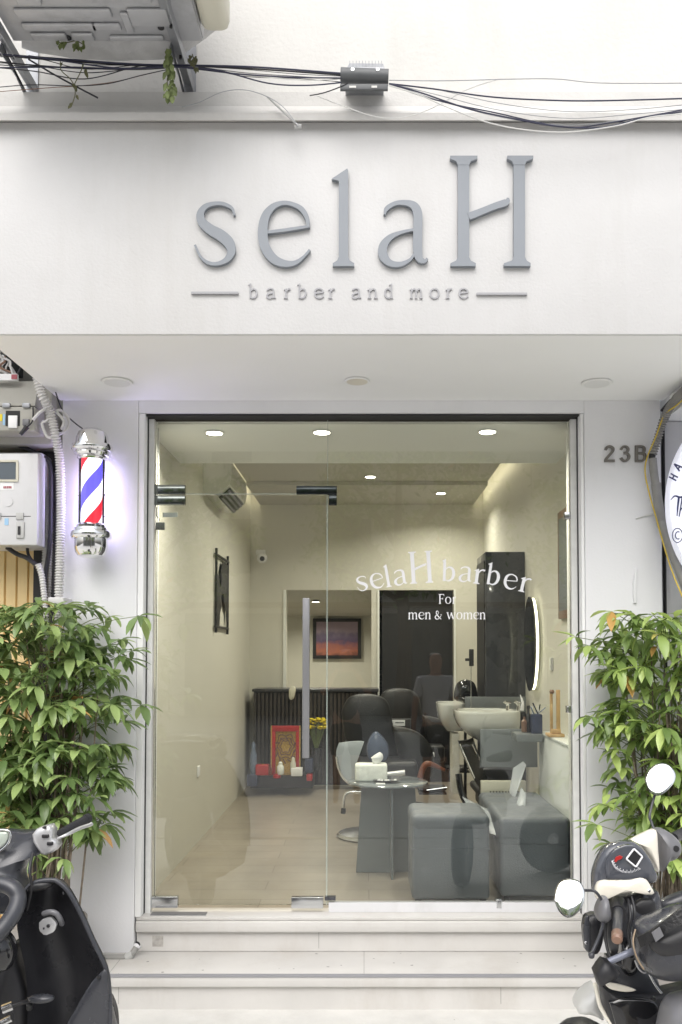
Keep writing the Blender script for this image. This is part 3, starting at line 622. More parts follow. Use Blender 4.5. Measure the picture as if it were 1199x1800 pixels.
def street_tree(x, y, h, r, seed, label):
    rn = random.Random(seed); t = thing('street_tree', (x, y, 0), label, 'tree', 'trees across the street')
    b_ = MB(); b_.tube([(x, y, 0), (x + .1, y, h * .3), (x - .05, y + .1, h * .6), (x, y, h * .9)], [.2, .15, .1, .04], 10, 4)
    tips = []
    for i in range(9):
        a = rn.uniform(0, 6.28); z0 = h * rn.uniform(.35, .6); q = Vector((x + r * .8 * math.cos(a), y + r * .8 * math.sin(a), z0 + h * rn.uniform(.1, .35))); tips.append(q)
        b_.tube([(x, y, z0), ((x + q.x) / 2, (y + q.y) / 2, (z0 + q.z) / 2 + .15), q], [.07, .045, .015], 7, 4)
    b_.build('trunk', 'cane', t, smooth=True); c_ = MB()
    for i in range(70):
        a, zz_ = rn.uniform(0, 6.28), rn.uniform(-1, 1); rr = r * rn.uniform(.2, 1) ** .5 * math.sqrt(1 - zz_ * zz_ * .9); cc0 = Vector((x + rr * math.cos(a), y + rr * math.sin(a), h * .72 + zz_ * h * .27))
        for k in range(45):
            p = cc0 + Vector((rn.gauss(0, .25), rn.gauss(0, .25), rn.gauss(0, .2))); u = Vector((rn.uniform(-1, 1), rn.uniform(-1, 1), rn.uniform(-1, 1))).normalized(); v = u.orthogonal().normalized(); L = rn.uniform(.07, .13)
            c_.face([p - u * L, p + v * L * .4, p + u * L, p - v * L * .4])
    c_.build('crown', 'leaf', t)
street_tree(-4.6, -9.5, 6.2, 2.1, 1, 'leafy street tree across the road on the left'); street_tree(.8, -10.2, 6.8, 2.2, 2, 'leafy street tree straight across the road'); street_tree(5.6, -9.2, 6.0, 2.0, 3, 'leafy street tree across the road on the right')

# ================================================================ THINGS HIGH ON THE WALL
# air conditioner outdoor unit on two brackets
za = Z(165, DU) ; za2 = za + .035
for px, lab in ((57, 'rusty steel angle bracket under the left end of the outdoor unit'), (334, 'steel angle bracket under the right end of the outdoor unit')):
    x = X(px, 165, DU)
    t = thing('wall_bracket', (x, DU, za), lab, 'bracket', 'brackets of the outdoor unit')
    a = MB(); a.box(x - .022, x + .022, 3.05, DU - .001, za2 - .004, za2); a.box(x + .018, x + .022, 3.05, DU - .001, za2 - .045, za2 - .0045); a.build('arm', 'galv', t)
    a = MB(); a.box(x - .026, x + .026, DU - .008, DU - .001, za - .04, za + .22); a.build('wall_plate', 'galv', t)
    a = MB(); a.prism([(x - .024, DU - .009, za - .03), (x - .024, DU - .009, za - .0), (x - .024, 3.45, za2 - .05), (x - .024, 3.48, za2 - .005), (x - .024, 3.52, za2 - .005)], (.004, 0, 0)); a.build('brace', 'galv', t)
    for y in (3.2, 3.38, 3.56): MB().lathe([(.006, -.012), (.006, 0)], (x, y, za2 - .004), n=10).build('bolt', 'dark', t, smooth=True)
ac = thing('outdoor_unit', (-.98, 3.3, za2), 'grey outdoor air conditioner unit seen from below on wall brackets', 'air conditioner')
ya0, ya1 = 3.10, P(640, 76, 3.5).y
zb = za2 + .003
ya1 = 3.49; ax0, ax1 = X(22, 78, ya1), X(372, 78, ya1) - .03
bx('casing', 'acmetal', ac, ax0, ax1, ya0, ya1, zb + .012, zb + .55, bev=.008)
pn = MB()
pn.box(ax0 + .006, ax1 - .006, ya0 + .01, ya1 - .006, zb, zb + .0115, bev=.004)
def rib(x0, x1, y0, y1, h=.012):
    L = ax1 - ax0; W = ya1 - ya0
    pn.box(ax0 + x0 * L, ax0 + x1 * L, ya0 + y0 * W, ya0 + y1 * W, zb - h, zb - .0004, bev=.007, seg=4)
for q in ((.10, .48, .70, .80), (.12, .30, .84, .95), (.33, .44, .84, .95), (.52, .80, .88, .95), (.45, .60, .70, .80), (.62, .66, .55, .84), (.66, .86, .50, .74), (.10, .58, .50, .62), (.14, .26, .30, .45), (.4, .8, .30, .42)): rib(*q)
pn.build('base_pan', 'acmetal', ac, smooth=True)
bx('valve_cover', 'acbeige', ac, ax1 + .002, ax1 + .115, ya0 + .03, ya1 - .05, zb - .005, zb + .40, bev=.035, seg=5)
for px, py in ((120, 66), (283, 48)): MB().lathe([(.009, -.007), (.013, -.004), (.013, 0)], ceil_pt(px, py, zb - .001), n=14).build('drain_hole', 'dark', ac, smooth=True)
sh = MB(); rows = []
for i, (dy, d) in enumerate(((0, 3.50), (12, 3.53), (24, 3.57), (32, 3.62), (20, 3.66))):
    row = []
    for j in range(15):
        px = 38 + j * 25; sag = math.sin(math.pi * min(1, max(0, (j + .6) / 15.2))) ** .6
        row.append(P(px, 72 + dy * (.1 + 1.0 * sag) + random.uniform(-1.2, 1.2) * (i > 0) - (13 * max(0, j - 11)), d + random.uniform(-.008, .008)))
    rows.append(row)
sh.grid(rows, .003, 4, (0, .4, 1)); o = sh.build('plastic_sheet', 'sheet', None, smooth=True, angle=80); tag(o, 'dusty grey plastic sheet sagging behind the outdoor unit', 'plastic sheet')

# overhead cables; each its own object
def cable(pts, D, r, m, label, name='cable', n=6, sub=8):
    p3 = [P(p[0], p[1], p[2] if len(p) > 2 else D) for p in pts]
    o = MB().tube(p3, r, n, sub).build(name, m, None, smooth=True); return tag(o, label, 'cable', 'cables along the wall above the sign')
E = 3.50
cable([(-40, 90), (0, 95), (100, 103), (240, 113), (340, 115), (450, 118), (600, 129)], E, .0036, 'bluecable', 'thick dark cable running straight from the left edge into the top of the junction box')
cable([(-40, 92), (0, 97), (100, 106), (240, 115), (345, 116), (460, 122), (600, 132)], E + .01, .003, 'cable', 'dark cable just under the topmost one, entering the junction box on the left')
cable([(-40, 121), (0, 119), (120, 118), (220, 121), (300, 117), (420, 130), (520, 136), (600, 137)], E, .0028, 'bluecable', 'dark cable crossing level from the left edge then slack to the junction box')
cable([(50, 98), (110, 107), (210, 120), (300, 118), (380, 123), (470, 146), (540, 150), (600, 145)], E - .01, .0028, 'bluecable', 'dark cable that sags lowest between the right bracket and junction box')
cable([(340, 117), (400, 128), (470, 136), (540, 141), (600, 139)], E + .02, .0016, 'whitecable', 'thin pale wire between the right bracket and the junction box')
cable([(50, 104), (90, 128), (130, 150), (172, 172)], E + .03, .0034, 'cable', 'thick dark cable slanting down from the left bracket to the ledge', sub=4)
cable([(-40, 156), (0, 153), (60, 149), (130, 151), (190, 147), (250, 132), (300, 121)], E + .02, .0018, 'cable', 'thin dark wire sagging low across the left then rising to the right bracket')
cable([(-40, 164), (0, 161), (90, 154), (140, 151), (200, 144), (260, 130), (305, 120)], E + .03, .0015, 'brown', 'thin brown wire lowest at the left edge, rising to the right bracket')
cable([(320, 188, 3.57), (350, 180, 3.55), (390, 162, 3.52), (430, 158, 3.52), (470, 170, 3.55), (500, 190, 3.56), (524, 222, 3.56)], E, .0016, 'galv', 'thin grey wire looping over the ledge left of the metal stay')
cable([(684, 147), (760, 156), (860, 170), (960, 176), (1060, 177), (1240, 172)], E, .003, 'bluecable', 'navy cable leaving the junction box highest of its bundle to the right edge')
cable([(684, 147), (740, 163), (820, 190), (900, 208), (980, 222), (1060, 224), (1130, 208), (1240, 190)], E - .01, .003, 'bluecable', 'navy cable drooping from the junction box across the ledge, darkest of the low ones')
cable([(684, 148), (740, 168), (800, 184), (870, 198), (940, 214), (1000, 224), (1060, 218), (1240, 186)], E + .01, .0026, 'bluecable', 'navy cable drooping right of the junction box just above the white one')
cable([(684, 150), (740, 168), (790, 190), (860, 216), (930, 229), (1000, 232), (1080, 222), (1150, 205), (1240, 198)], E - .02, .0026, 'whitecable', 'white cable hanging lowest of all under the ledge on the right')
cable([(684, 141), (780, 142), (900, 139), (980, 139), (1060, 146), (1240, 146)], E + .02, .0018, 'galv', 'thin grey wire running level right of the junction box above the others')
cable([(556, 168, 3.6), (600, 185), (660, 205), (710, 206), (760, 190), (820, 158), (880, 138)], E + .03, .0018, 'whitecable', 'thin white wire looping below the junction box and up to the level wire')
cable([(545, 168, 3.58), (570, 163), (600, 152), (612, 146)], E, .0022, 'cable', 'short dark wire rising from the ledge to the underside of the junction box')
rnw = random.Random(3)
for i in range(6):
    y0_ = 96 + i * 4; pts_ = [(-40, y0_), (60, y0_ + rnw.uniform(2, 12)), (150, y0_ + rnw.uniform(8, 24)), (250, 116 + rnw.uniform(-6, 8)), (330, 116 + rnw.uniform(-3, 4))]
    cable(pts_, E + rnw.uniform(-.02, .03), rnw.uniform(.0012, .0022), 'cable', 'thin dark wire in the tangle below the outdoor unit, number unclear' if False else 'thin dark wire in the tangle running under the outdoor unit to its right bracket')
for i in range(3):
    cable([(345, 117), (430, 122 + i * 6), (520, 130 + i * 4), (600, 134 + i * 5)], E + .02 + i * .01, .0013, 'cable', 'thin dark wire in the bundle between the right bracket and the junction box')
    cable([(684, 146), (770, 158 + i * 9), (880, 182 + i * 12), (1000, 196 + i * 12), (1120, 192 + i * 8), (1240, 180 + i * 8)], E + .02 + i * .01, .0014, 'galv', 'thin grey wire in the loose bundle drooping right of the junction box')
# junction box
jb = thing('junction_box', P(641, 158, 3.6), 'black cylindrical cable splice closure with a toothed metal plate on the wall', 'junction box')
j = MB(); c0, c1 = P(599, 133, 3.52), P(683, 136, 3.52); j.tube([c0, c1], .030, 20); j.build('body', 'jb', jb, smooth=True)
bx('lower_plate', 'jb', jb, *pbox(598, 682, 147, 157, 3.50, 3.515), bev=.002)
bx('slot', 'upper', jb, *pbox(614, 626, 150.5, 154, 3.498, 3.4995)); bx('slot', 'upper', jb, *pbox(653, 663, 150.5, 154, 3.498, 3.4995))
bx('mounting_arm', 'galv', jb, *pbox(606, 676, 118, 121, 3.54, 3.755))
bk = MB(); bk.prism([P(608, 124, 3.54), P(678, 126, 3.54), P(674, 112, 3.57), P(614, 111, 3.57)], (0, .003, 0)); bk.build('comb_plate', 'galv', jb)
cb = MB()
for i in range(11):
    x = 615 + i * 5.6; cb.tube([P(x, 122, 3.537), P(x, 107, 3.575)], .0014, 6)
cb.build('comb_teeth', 'galv', jb, smooth=True)
for px in (620, 664): MB().lathe([(.007, -.012), (.007, 0)], P(px, 125, 3.50), 'y', 10).build('clamp', 'satin', jb, smooth=True)
# metal stay on the ledge
sy = MB(); sy.tube([P(470, 170, 3.585), P(524, 221, 3.565)], .004, 6, 1); sy.tube([P(518, 224, 3.575), P(530, 222, 3.575)], .009, 8)
tag(sy.build('metal_stay', 'meter', None, smooth=True), 'short thin pale metal rod slanting down across the ledge to a bolt', 'rod')
# vines
def vine(pts, D, leaves, label, m='vine', r=.002, ls=.03):
    t = thing('dried_vine', P(*pts[0], D), label, 'vine', 'vines hanging from the cables')
    p3 = [P(p[0], p[1], D) for p in pts]; MB().tube(p3, r, 5, 5).build('stem', 'deadleaf', t, smooth=True)
    lf = MB()
    for (px, py, s) in leaves:
        c = P(px, py, D - random.uniform(0, .03)); a = Vector((random.uniform(-.5, .5), random.uniform(-.4, .4), -1)).normalized(); sd_ = a.cross(Vector((random.uniform(-.3, .3), 1, 0))).normalized(); L = ls * s
        for kk in (-1, 1):
            lf.face([c, c + a * L * .4 + sd_ * kk * L * .25 + Vector((0, -.004, 0)), c + a * L * .75 + sd_ * kk * L * .16, c + a * L])
    lf.build('leaves', m, t)
vine([(300, 84), (297, 100), (300, 120), (294, 140), (296, 160), (290, 172)], 3.44, [(random.uniform(291, 304), random.uniform(84, 168), random.uniform(.7, 1.3)) for _ in range(60)], 'pale green dried vine dangling from the right bracket', ls=.035)
vine([(338, 95), (342, 110), (341, 124)], 3.46, [(random.uniform(334, 347), random.uniform(95, 122), random.uniform(.4, .8)) for _ in range(28)], 'small dark clump of dry leaves right of the right bracket', 'deadleaf')
vine([(106, 108), (108, 124), (122, 137), (130, 150), (132, 166), (126, 186)], 3.48, [(124 + random.uniform(-3, 3), 184, .9), (131, 148, 1), (128, 146, 1), (134, 150, .8), (134, 166, .8), (110, 109, .6), (126, 180, .9)], 'dry vine stem with a few dark leaves hanging left of centre below the unit', 'deadleaf')
vine([(147, 112), (142, 126), (134, 142), (130, 150)], 3.47, [(149, 121, 1.0), (150, 124, 1.0), (147, 112, .6)], 'short dry stem with one dark leaf joining the longer vine', 'deadleaf')
vine([(98, 72), (110, 76), (122, 74), (134, 72), (146, 78)], 3.475, [(random.uniform(102, 116), random.uniform(70, 80), .7) for _ in range(14)] + [(random.uniform(130, 148), random.uniform(70, 82), .8) for _ in range(18)], 'two small green tufts growing at the rear edge of the outdoor unit')

# ================================================================ LEFT: METERS, CONDUITS, BARBER POLE
def meter_lower():
    D = 4.45
    t = thing('meter_box', P(30, 965, D), 'pale grey electricity meter box with a viewing window, the lower of two', 'meter box')
    b = MB(); q = pbox(-75, 66, 797, 958, D, 4.56); b.box(*q, bev=.006); b.build('lid', 'meter2', t, smooth=True)
    b = MB(); q = pbox(-79, 73, 795, 962, 4.561, 4.74); b.box(*q, bev=.01); b.build('back_box', 'meter2', t, smooth=True)
    w_ = bx('window', 'win', t, *pbox(-30, 28, 813, 842, D - .003, D - .001)); b = MB()
    for q in (pbox(-33, 31, 808.5, 812, D - .008, D), pbox(-33, 31, 843, 846.5, D - .008, D), pbox(28, 32, 812, 843, D - .008, D), pbox(-33, -30, 812, 843, D - .008, D)): b.box(*q)
    b.build('window_frame', 'acbeige', t)
    s_ = bx('sticker', 'white', t, *pbox(0, 24, 848, 861, D - .0015, D - .0005))
    b = MB()
    for i, x in enumerate((6, 9, 12, 15, 18)): b.box(*pbox(x, x + 2.2, 854.5, 858.5, D - .003, D - .0018))
    b.build('sticker_print', 'pink', t)
    MB().lathe([(.024, 0), (.024, .002), (.020, .003)], P(14, 882, D - .0035), 'y', 24).build('emboss', 'meter2', t, smooth=True)
    bx('seam', 'gap', t, *pbox(-75, 54, 907, 908.2, D - .001, D + .0005))
    for x in (-12, 28): bx('hinge', 'meter', t, *pbox(x, x + 13, 901, 913, D - .008, D), bev=.002)
    bx('latch', 'meter', t, *pbox(28, 42, 917, 946, D - .010, D), bev=.003); bx('latch_slot', 'dark', t, *pbox(31, 36, 925, 940, D - .012, D - .0101))
    bx('tape', 'paleblue', t, *pbox(8, 15, 911, 923, D - .002, D - .0005))
def meter_upper():
    D = 4.40
    t = thing('meter_box', P(20, 770, D), 'weathered beige meter box with a cut out front, the upper of two', 'meter box')
    b = MB(); y0, y1 = 4.40, 4.74
    xr_ = X(61, 740, D); xl_ = X(-80, 740, D); zt2, zm2, zb2 = Z(668, D + .08), Z(713, D), Z(757, D)
    b.prism([(xl_, D + .10, zt2), (xr_ - .02, D + .10, zt2), (xr_, D, zm2), (xl_, D, zm2)], (0, .14, 0)); b.build('lid', 'meterold', t)
    bx('front', 'meterold', t, xl_, xr_, D, D + .14, zb2, zm2 - .004, bev=.006)
    bx('back_box', 'meterold', t, xl_ - .01, xr_ + .035, D + .141, 4.74, zb2 - .035, zt2 - .01, bev=.01)
    bx('opening', 'gap', t, *pbox(10, 35, 722, 749, D - .002, D + .001)); bx('meter_face', 'white', t, *pbox(14, 30, 730, 752, D - .012, D - .0021), bev=.003)
    bx('knob', 'greyplastic', t, *pbox(39, 51, 736, 748, D - .012, D - .0005), bev=.004)
    for x in (4, 39): bx('hinge', 'galv', t, *pbox(x, x + 13, 708, 716, D - .012, D + .02), bev=.002)
    bx('sticker', 'paleblue', t, *pbox(5, 9, 728, 747, D - .003, D - .001)); bx('sticker', 'yellow', t, *pbox(-6, 4, 728, 740, D - .003, D - .001))
    MB().tube([P(58, 715, D - .004), P(57, 740, D - .01), P(46, 752, D - .02)], .0035, 8, 5).build('wire', 'cable', t, smooth=True)
    MB().tube([P(48, 750, D - .03), P(36, 764, D - .035)], [.013, .009], 12).build('cable_end', 'dark', t, smooth=True)
meter_lower(); meter_upper()
def conduit(pts, D, r, m, label, rib=.014, name='conduit', cat='conduit', grp='conduits beside the meter boxes', sub=5):
    p3 = [P(p[0], p[1], p[2] if len(p) > 2 else D) for p in pts]
    o = MB().tube(p3, r, 14, sub, rib=rib).build(name, m, None, smooth=True, angle=60); return tag(o, label, cat, grp)
conduit([(60, 640, 4.34), (72, 690, 4.36), (80, 706, 4.38), (88, 725, 4.42), (98, 765, 4.45), (105, 810, 4.5), (107, 880, 4.52), (106, 960, 4.52), (103, 1060, 4.52), (100, 1200, 4.52)], 4.5, .0235, 'conduit', 'thick white corrugated conduit beside the pilaster, running down from the canopy corner')
conduit([(74, 800), (79, 850), (82, 900), (80, 960), (78, 1010)], 4.64, .0165, 'conduit', 'thin grey corrugated conduit just right of the pale meter box')
conduit([(89, 860), (90, 930), (88, 1000), (86, 1060)], 4.62, .012, 'conduitgrey', 'darkest corrugated conduit, between the thin grey and the thick white ones')
conduit([(67, 992), (73, 1010), (77, 1040), (80, 1080), (82, 1150)], 4.55, .0165, 'conduit', 'short white corrugated conduit rising from the plant to the meter cable', rib=.014)
def plain(pts, D, r, m, label, name='cable', cat='cable', grp='cables beside the meter boxes', sub=6):
    p3 = [P(p[0], p[1], p[2] if len(p) > 2 else D) for p in pts]
    return tag(MB().tube(p3, r, 10, sub).build(name, m, None, smooth=True), label, cat, grp)
plain([(20, 768), (32, 782), (50, 790), (70, 800), (86, 812), (90, 850), (88, 950), (80, 1010), (78, 1080)], 4.6, .011, 'cable', 'thick black cable from below the upper meter box down beside the conduits')
plain([(12, 962), (30, 974), (46, 980), (60, 990), (68, 1000)], 4.56, .012, 'cable', 'thick grey black cable from under the pale meter box into the short white conduit')
plain([(48, 962), (50, 975), (58, 988), (66, 996)], 4.6, .008, 'cable', 'short black cable dropping from the pale meter box corner')
plain([(95, 830), (96, 900), (94, 1000), (92, 1060)], 4.64, .012, 'cable', 'straight black cable hidden behind the thick white conduit')
plain([(98, 690, 4.40), (110, 722, 4.55), (130, 742, 4.55), (150, 757, 4.5)], 4.5, .0035, 'cable', 'thin black power cable slanting down to the top of the barber pole')
plain([(58, 738, 4.36), (70, 725, 4.36), (82, 720, 4.40), (84, 738, 4.44), (74, 745, 4.44), (84, 768, 4.44), (100, 765, 4.46), (118, 755, 4.48), (121, 738, 4.48), (108, 722, 4.46), (100, 724, 4.44), (112, 740, 4.45), (108, 755, 4.46)], 4.4, .0075, 'conduit', 'loops of pale flexible tube knotted round the thick conduit', name='flexible_tube')
o = bx('conduit_base_block', 'conduit', None, *pbox(84, 112, 1050, 1062, 4.48, 4.6), bev=.004); tag(o, 'small pale block at the foot of the conduits behind the plant', 'cable block')
# clutter high at the left edge
t = thing('breaker_cabinet', P(10, 655, 4.45), 'open dark breaker cabinet full of wires above the upper meter box', 'cabinet')
bx('box', 'meterold', t, *pbox(-60, 7, 612, 656, 4.5, 4.7)); bx('door_opening', 'gap', t, *pbox(8, 20, 620, 648, 4.52, 4.68)); bx('label_paper', 'white', t, *pbox(-30, 30, 657, 668, 4.43, 4.45)); bx('label_mark', 'pink', t, *pbox(20, 30, 658, 666, 4.425, 4.4295))
for i in range(9):
    a = random.uniform(-5, 32); plain([(a, 618 + random.uniform(0, 12)), (a + random.uniform(-10, 14), 635), (a + random.uniform(-14, 14), 645), (a + random.uniform(-5, 20), 655 + random.uniform(0, 8))], 4.5 - i * .008, random.uniform(.003, .006), random.choice(['cable', 'conduit', 'brown', 'whitecable']), 'loose wire tangled in the breaker cabinet at the canopy edge', name='wire', grp='tangle of wires in the breaker cabinet')

# barber pole
C0 = P(164.5, 868, 4.50)
bp = thing('barber_pole', (C0.x, DP, C0.z), 'lit red white and blue barber pole with chrome domed ends on the left pilaster', 'barber pole')
cx_, cy_ = C0.x, 4.47
def zz(py): return Z(py, cy_)
S = cy_ / FPX
def lath(name, prof, m, parent=bp, n=40): return MB().lathe([(r, z - C0.z) for r, z in prof], (cx_, cy_, C0.z), n=n).build(name, m, parent, smooth=True, angle=30)
lath('top_dome', [(.012, zz(753.5)), (.045, zz(755)), (.070, zz(761)), (.080, zz(770)), (.0825, zz(779)), (.083, zz(782)), (.098, zz(783)), (.101, zz(787)), (.101, zz(791)), (.096, zz(794)), (.086, zz(795)), (.088, zz(798)), (.082, zz(802)), (.072, zz(803)), (.074, zz(806)), (.066, zz(809))], 'chrome')
lath('bottom_dome', [(.064, zz(921)), (.074, zz(924)), (.073, zz(928)), (.083, zz(929)), (.085, zz(933)), (.098, zz(935)), (.101, zz(939)), (.101, zz(944)), (.096, zz(947)), (.083, zz(948)), (.0825, zz(962)), (.078, zz(970)), (.066, zz(977)), (.04, zz(981)), (.01, zz(982))], 'chrome')
m = bpy.data.materials.new('spiral_stripes'); m.use_nodes = True; n = m.node_tree; b = n.nodes['Principled BSDF']
tc = n.nodes.new('ShaderNodeTexCoord'); sx = n.nodes.new('ShaderNodeSeparateXYZ'); n.links.new(tc.outputs['Object'], sx.inputs[0])
at = n.nodes.new('ShaderNodeMath'); at.operation = 'ARCTAN2'; n.links.new(sx.outputs[0], at.inputs[0]); ng = n.nodes.new('ShaderNodeMath'); ng.operation = 'MULTIPLY'; ng.operation = 'MULTIPLY_ADD'; ng.inputs[1].default_value = -1; ng.inputs[2].default_value = -.13; n.links.new(sx.outputs[1], ng.inputs[0]); n.links.new(ng.outputs[0], at.inputs[1])
dv = n.nodes.new('ShaderNodeMath'); dv.operation = 'MULTIPLY'; dv.inputs[1].default_value = -1 / (2 * math.pi); n.links.new(at.outputs[0], dv.inputs[0])
ml = n.nodes.new('ShaderNodeMath'); ml.operation = 'MULTIPLY_ADD'; ml.inputs[1].default_value = 1 / .385; ml.inputs[2].default_value = .081; n.links.new(sx.outputs[2], ml.inputs[0])
ad = n.nodes.new('ShaderNodeMath'); ad.operation = 'ADD'; n.links.new(dv.outputs[0], ad.inputs[0]); n.links.new(ml.outputs[0], ad.inputs[1])
fc = n.nodes.new('ShaderNodeMath'); fc.operation = 'FRACT'; n.links.new(ad.outputs[0], fc.inputs[0])
rp = n.nodes.new('ShaderNodeValToRGB'); rp.color_ramp.interpolation = 'CONSTANT'; e = rp.color_ramp.elements
e[0].position = 0; e[0].color = (.11, .09, .58, 1); e[1].position = .25; e[1].color = (.9, .9, .95, 1)
k_ = e.new(.52); k_.color = (.62, .012, .03, 1); k_ = e.new(.75); k_.color = (.9, .9, .95, 1)
n.links.new(fc.outputs[0], rp.inputs[0]); n.links.new(rp.outputs[0], b.inputs['Base Color']); n.links.new(rp.outputs[0], b.inputs['Emission Color']); b.inputs['Emission Strength'].default_value = .9
M['stripes'] = m
lath('striped_cylinder', [(.052, zz(922)), (.052, zz(806))], 'stripes')
gl = MB(); gl.lathe([(.064, zz(921) - C0.z), (.064, zz(807) - C0.z)], (cx_, cy_, C0.z), n=40); gl.build('glass_tube', 'poleglass', bp, smooth=True)
for py in (800, 930):
    b_ = MB(); b_.box(cx_ - .018, cx_ + .018, cy_ + .07, DP - .001, zz(py) - .012, zz(py) + .012, bev=.003); b_.build('wall_bracket', 'satin', bp, smooth=True)
pll = bpy.data.lights.new('pole_lamp', 'POINT'); pll.energy = 1.3; pll.color = (.62, .55, 1); pll.shadow_soft_size = .02
for dz_ in (-.10, .08):
    plo = bpy.data.objects.new('pole_lamp', pll); COL.objects.link(plo); plo.parent = bp; plo.location = (.0, 4.555 - DP, dz_)
for s_ in (-1, 1):
    for py in (870, 908): MB().tube([(cx_ + s_ * .066, cy_, zz(py)), (cx_ + s_ * .074, cy_, zz(py))], .004, 8).build('screw', 'satin', bp, smooth=True)
# marks on the steps
tp = MB(); tp.box(*pbox(268, 287, 1645, 1664, 4.6265, 4.6278)); tp.build('tape_residue', mat('tape_residue', (.42, .40, .37), .6, var=.3, vscale=40), None); tag(bpy.data.objects['tape_residue'], 'small grey patch of tape residue on the upper step riser', 'tape')
for i, (px, py, D_) in enumerate(((208, 1737, 4.2965), (880, 1737, 4.2965), (560, 1652, 4.6275))):
    bx('joint', 'conduitgrey', st, *pbox(px, px + .9, py - 26 if D_ < 4.4 else py - 16, py + 28 if D_ < 4.4 else py + 15, D_ - .0006, D_))
for px in (206, 640): 
    b_ = MB(); x_ = X(px, 1690, 4.45); b_.box(x_ - .0012, x_ + .0012, 4.30, 4.62, zm + .0002, zm + .0009); b_.build('joint', 'conduitgrey', st)
rnd_ = random.Random(9); sp_ = MB()
for i in range(26):
    x_, y_ = rnd_.uniform(-1.2, 1.15), rnd_.choice([rnd_.uniform(4.31, 4.60), rnd_.uniform(3.6, 4.25)]); z_ = zm + .0006 if y_ > 4.3 else .0008; r_ = rnd_.uniform(.003, .009)
    sp_.face([(x_ + r_ * math.cos(a) * rnd_.uniform(.6, 1.2), y_ + r_ * math.sin(a) * rnd_.uniform(.6, 1.2), z_) for a in [k * math.pi / 4 for k in range(8)]])
sp_.build('dirt_spots', 'conduitgrey', st)
# grey drain pipe at the foot of the left pilaster
dp = thing('drain_pipe', P(215, 1680, 4.5), 'grey plastic drain pipe elbowing out of the step beside the left pilaster', 'pipe')
MB().tube([P(150, 1684, 4.52), P(205, 1683, 4.52), P(226, 1681, 4.52), P(234, 1674, 4.53), P(242, 1662, 4.56)], .0155, 14, 4).build('pipe', 'conduitgrey', dp, smooth=True)
MB().tube([P(222, 1683, 4.52), P(233, 1678, 4.52)], .019, 14).build('collar', 'meter', dp, smooth=True)
MB().tube([P(239.5, 1666, 4.55), P(243, 1660, 4.56)], .020, 14).build('open_end', 'meter2', dp, smooth=True); MB().tube([P(241, 1660.5, 4.545), P(242, 1659.5, 4.55)], .015, 14).build('mouth', 'dark', dp, smooth=True)

# ================================================================ RIGHT: SIGN DISC, CONDUITS
ds = thing('round_sign', P(1340, 885, 4.35), 'large round white sign with dark blue lettering cut off by the right edge', 'sign')
cc = P(1320, 885, 4.35); rx_, rz_ = (cc.x - X(1176, 885, 4.35)), .50
MB().lathe([(1, 0), (1.0, .06)], (0, 0, 0), 'y', 96, sx=rx_, sy=rz_)
dm = MB(); dm.lathe([(.985, 0), (1.0, .008), (1.0, .06)], (0, 0, 0), 'y', 96)
for v in dm.bm.verts: v.co = Vector((v.co.x * rx_ + cc.x, v.co.y + 4.35, v.co.z * rz_ + cc.z))
M['signface'] = mat('sign_face', (.78, .79, .84), .4, emit=(.8, .82, 1), estr=.25)
dm.build('disc', 'signface', ds, smooth=True, angle=40)
bx('arm', 'galv', ds, cc.x - .03, cc.x + .03, 4.41, 4.66, cc.z - .03, cc.z + .03)
M['signblue'] = mat('sign_navy', (.02, .025, .10), .4)
def slet(ch, px, py, s, rot, mono=None, m='signblue'):
    ca, sa = math.cos(R(rot)), math.sin(R(rot)); b = MB()
    def f(x, y, d): p = P(px + (x * ca - y * sa) * s, py - (x * sa + y * ca) * s, 4.35); return Vector((p.x, 4.3495 - d, p.z))
    glyph(b, ch, f, .002, mono=mono); b.build('lettering', m, ds)
slet('h', 1188, 846, .052, 62, mono=44); slet('A', 1194, 829, .055, 52, mono=44)
slet('T', 1181, 908, .125, 4); slet('i', 1192, 908, .115, 0); slet('u', 1199, 908, .115, 0)
slet('D', 1205, 950, .08, 0, mono=34)
cr = MB(); cr.tube([P(1191 + 9 * math.cos(a * math.pi / 12), 941 + 12.5 * math.sin(a * math.pi / 12), 4.348) for a in range(25)], .0022, 6); cr.tube([P(1192 + 4.5 * math.cos(a * math.pi / 12), 941 + 6.5 * math.sin(a * math.pi / 12), 4.348) for a in range(4, 21)], .0025, 6); cr.build('lettering', 'signblue', ds, smooth=True)
conduit([(1215, 675, 4.2), (1185, 705, 4.4), (1168, 735, 4.5), (1158, 765, 4.54), (1147, 800, 4.55)], 4.5, .0225, 'conduitgrey', 'grey corrugated conduit curving down to the B of the house number', grp='conduits beside the round sign')
conduit([(1147, 798, 4.555), (1146, 806, 4.555)], 4.5, .017, 'dark', 'black sleeve joining the grey corrugated and smooth conduits', rib=0, name='conduit_sleeve', cat='sleeve', grp='conduits beside the round sign')
conduit([(1147, 806, 4.555), (1150, 835, 4.555), (1153, 852, 4.555)], 4.5, .0215, 'conduitgrey', 'short smooth grey conduit piece just below the black sleeve', rib=0, grp='conduits beside the round sign')
conduit([(1153, 850, 4.56), (1158, 890, 4.56), (1164, 925, 4.56)], 4.5, .0245, 'conduitgrey', 'taped grey conduit piece in the middle beside the sign edge', rib=0, grp='conduits beside the round sign')
conduit([(1163, 918, 4.54), (1180, 965, 4.5), (1198, 1010, 4.45), (1222, 1070, 4.4)], 4.5, .026, 'conduitgrey', 'thickest grey conduit slanting down to the right edge below the sign', rib=0, grp='conduits beside the round sign')
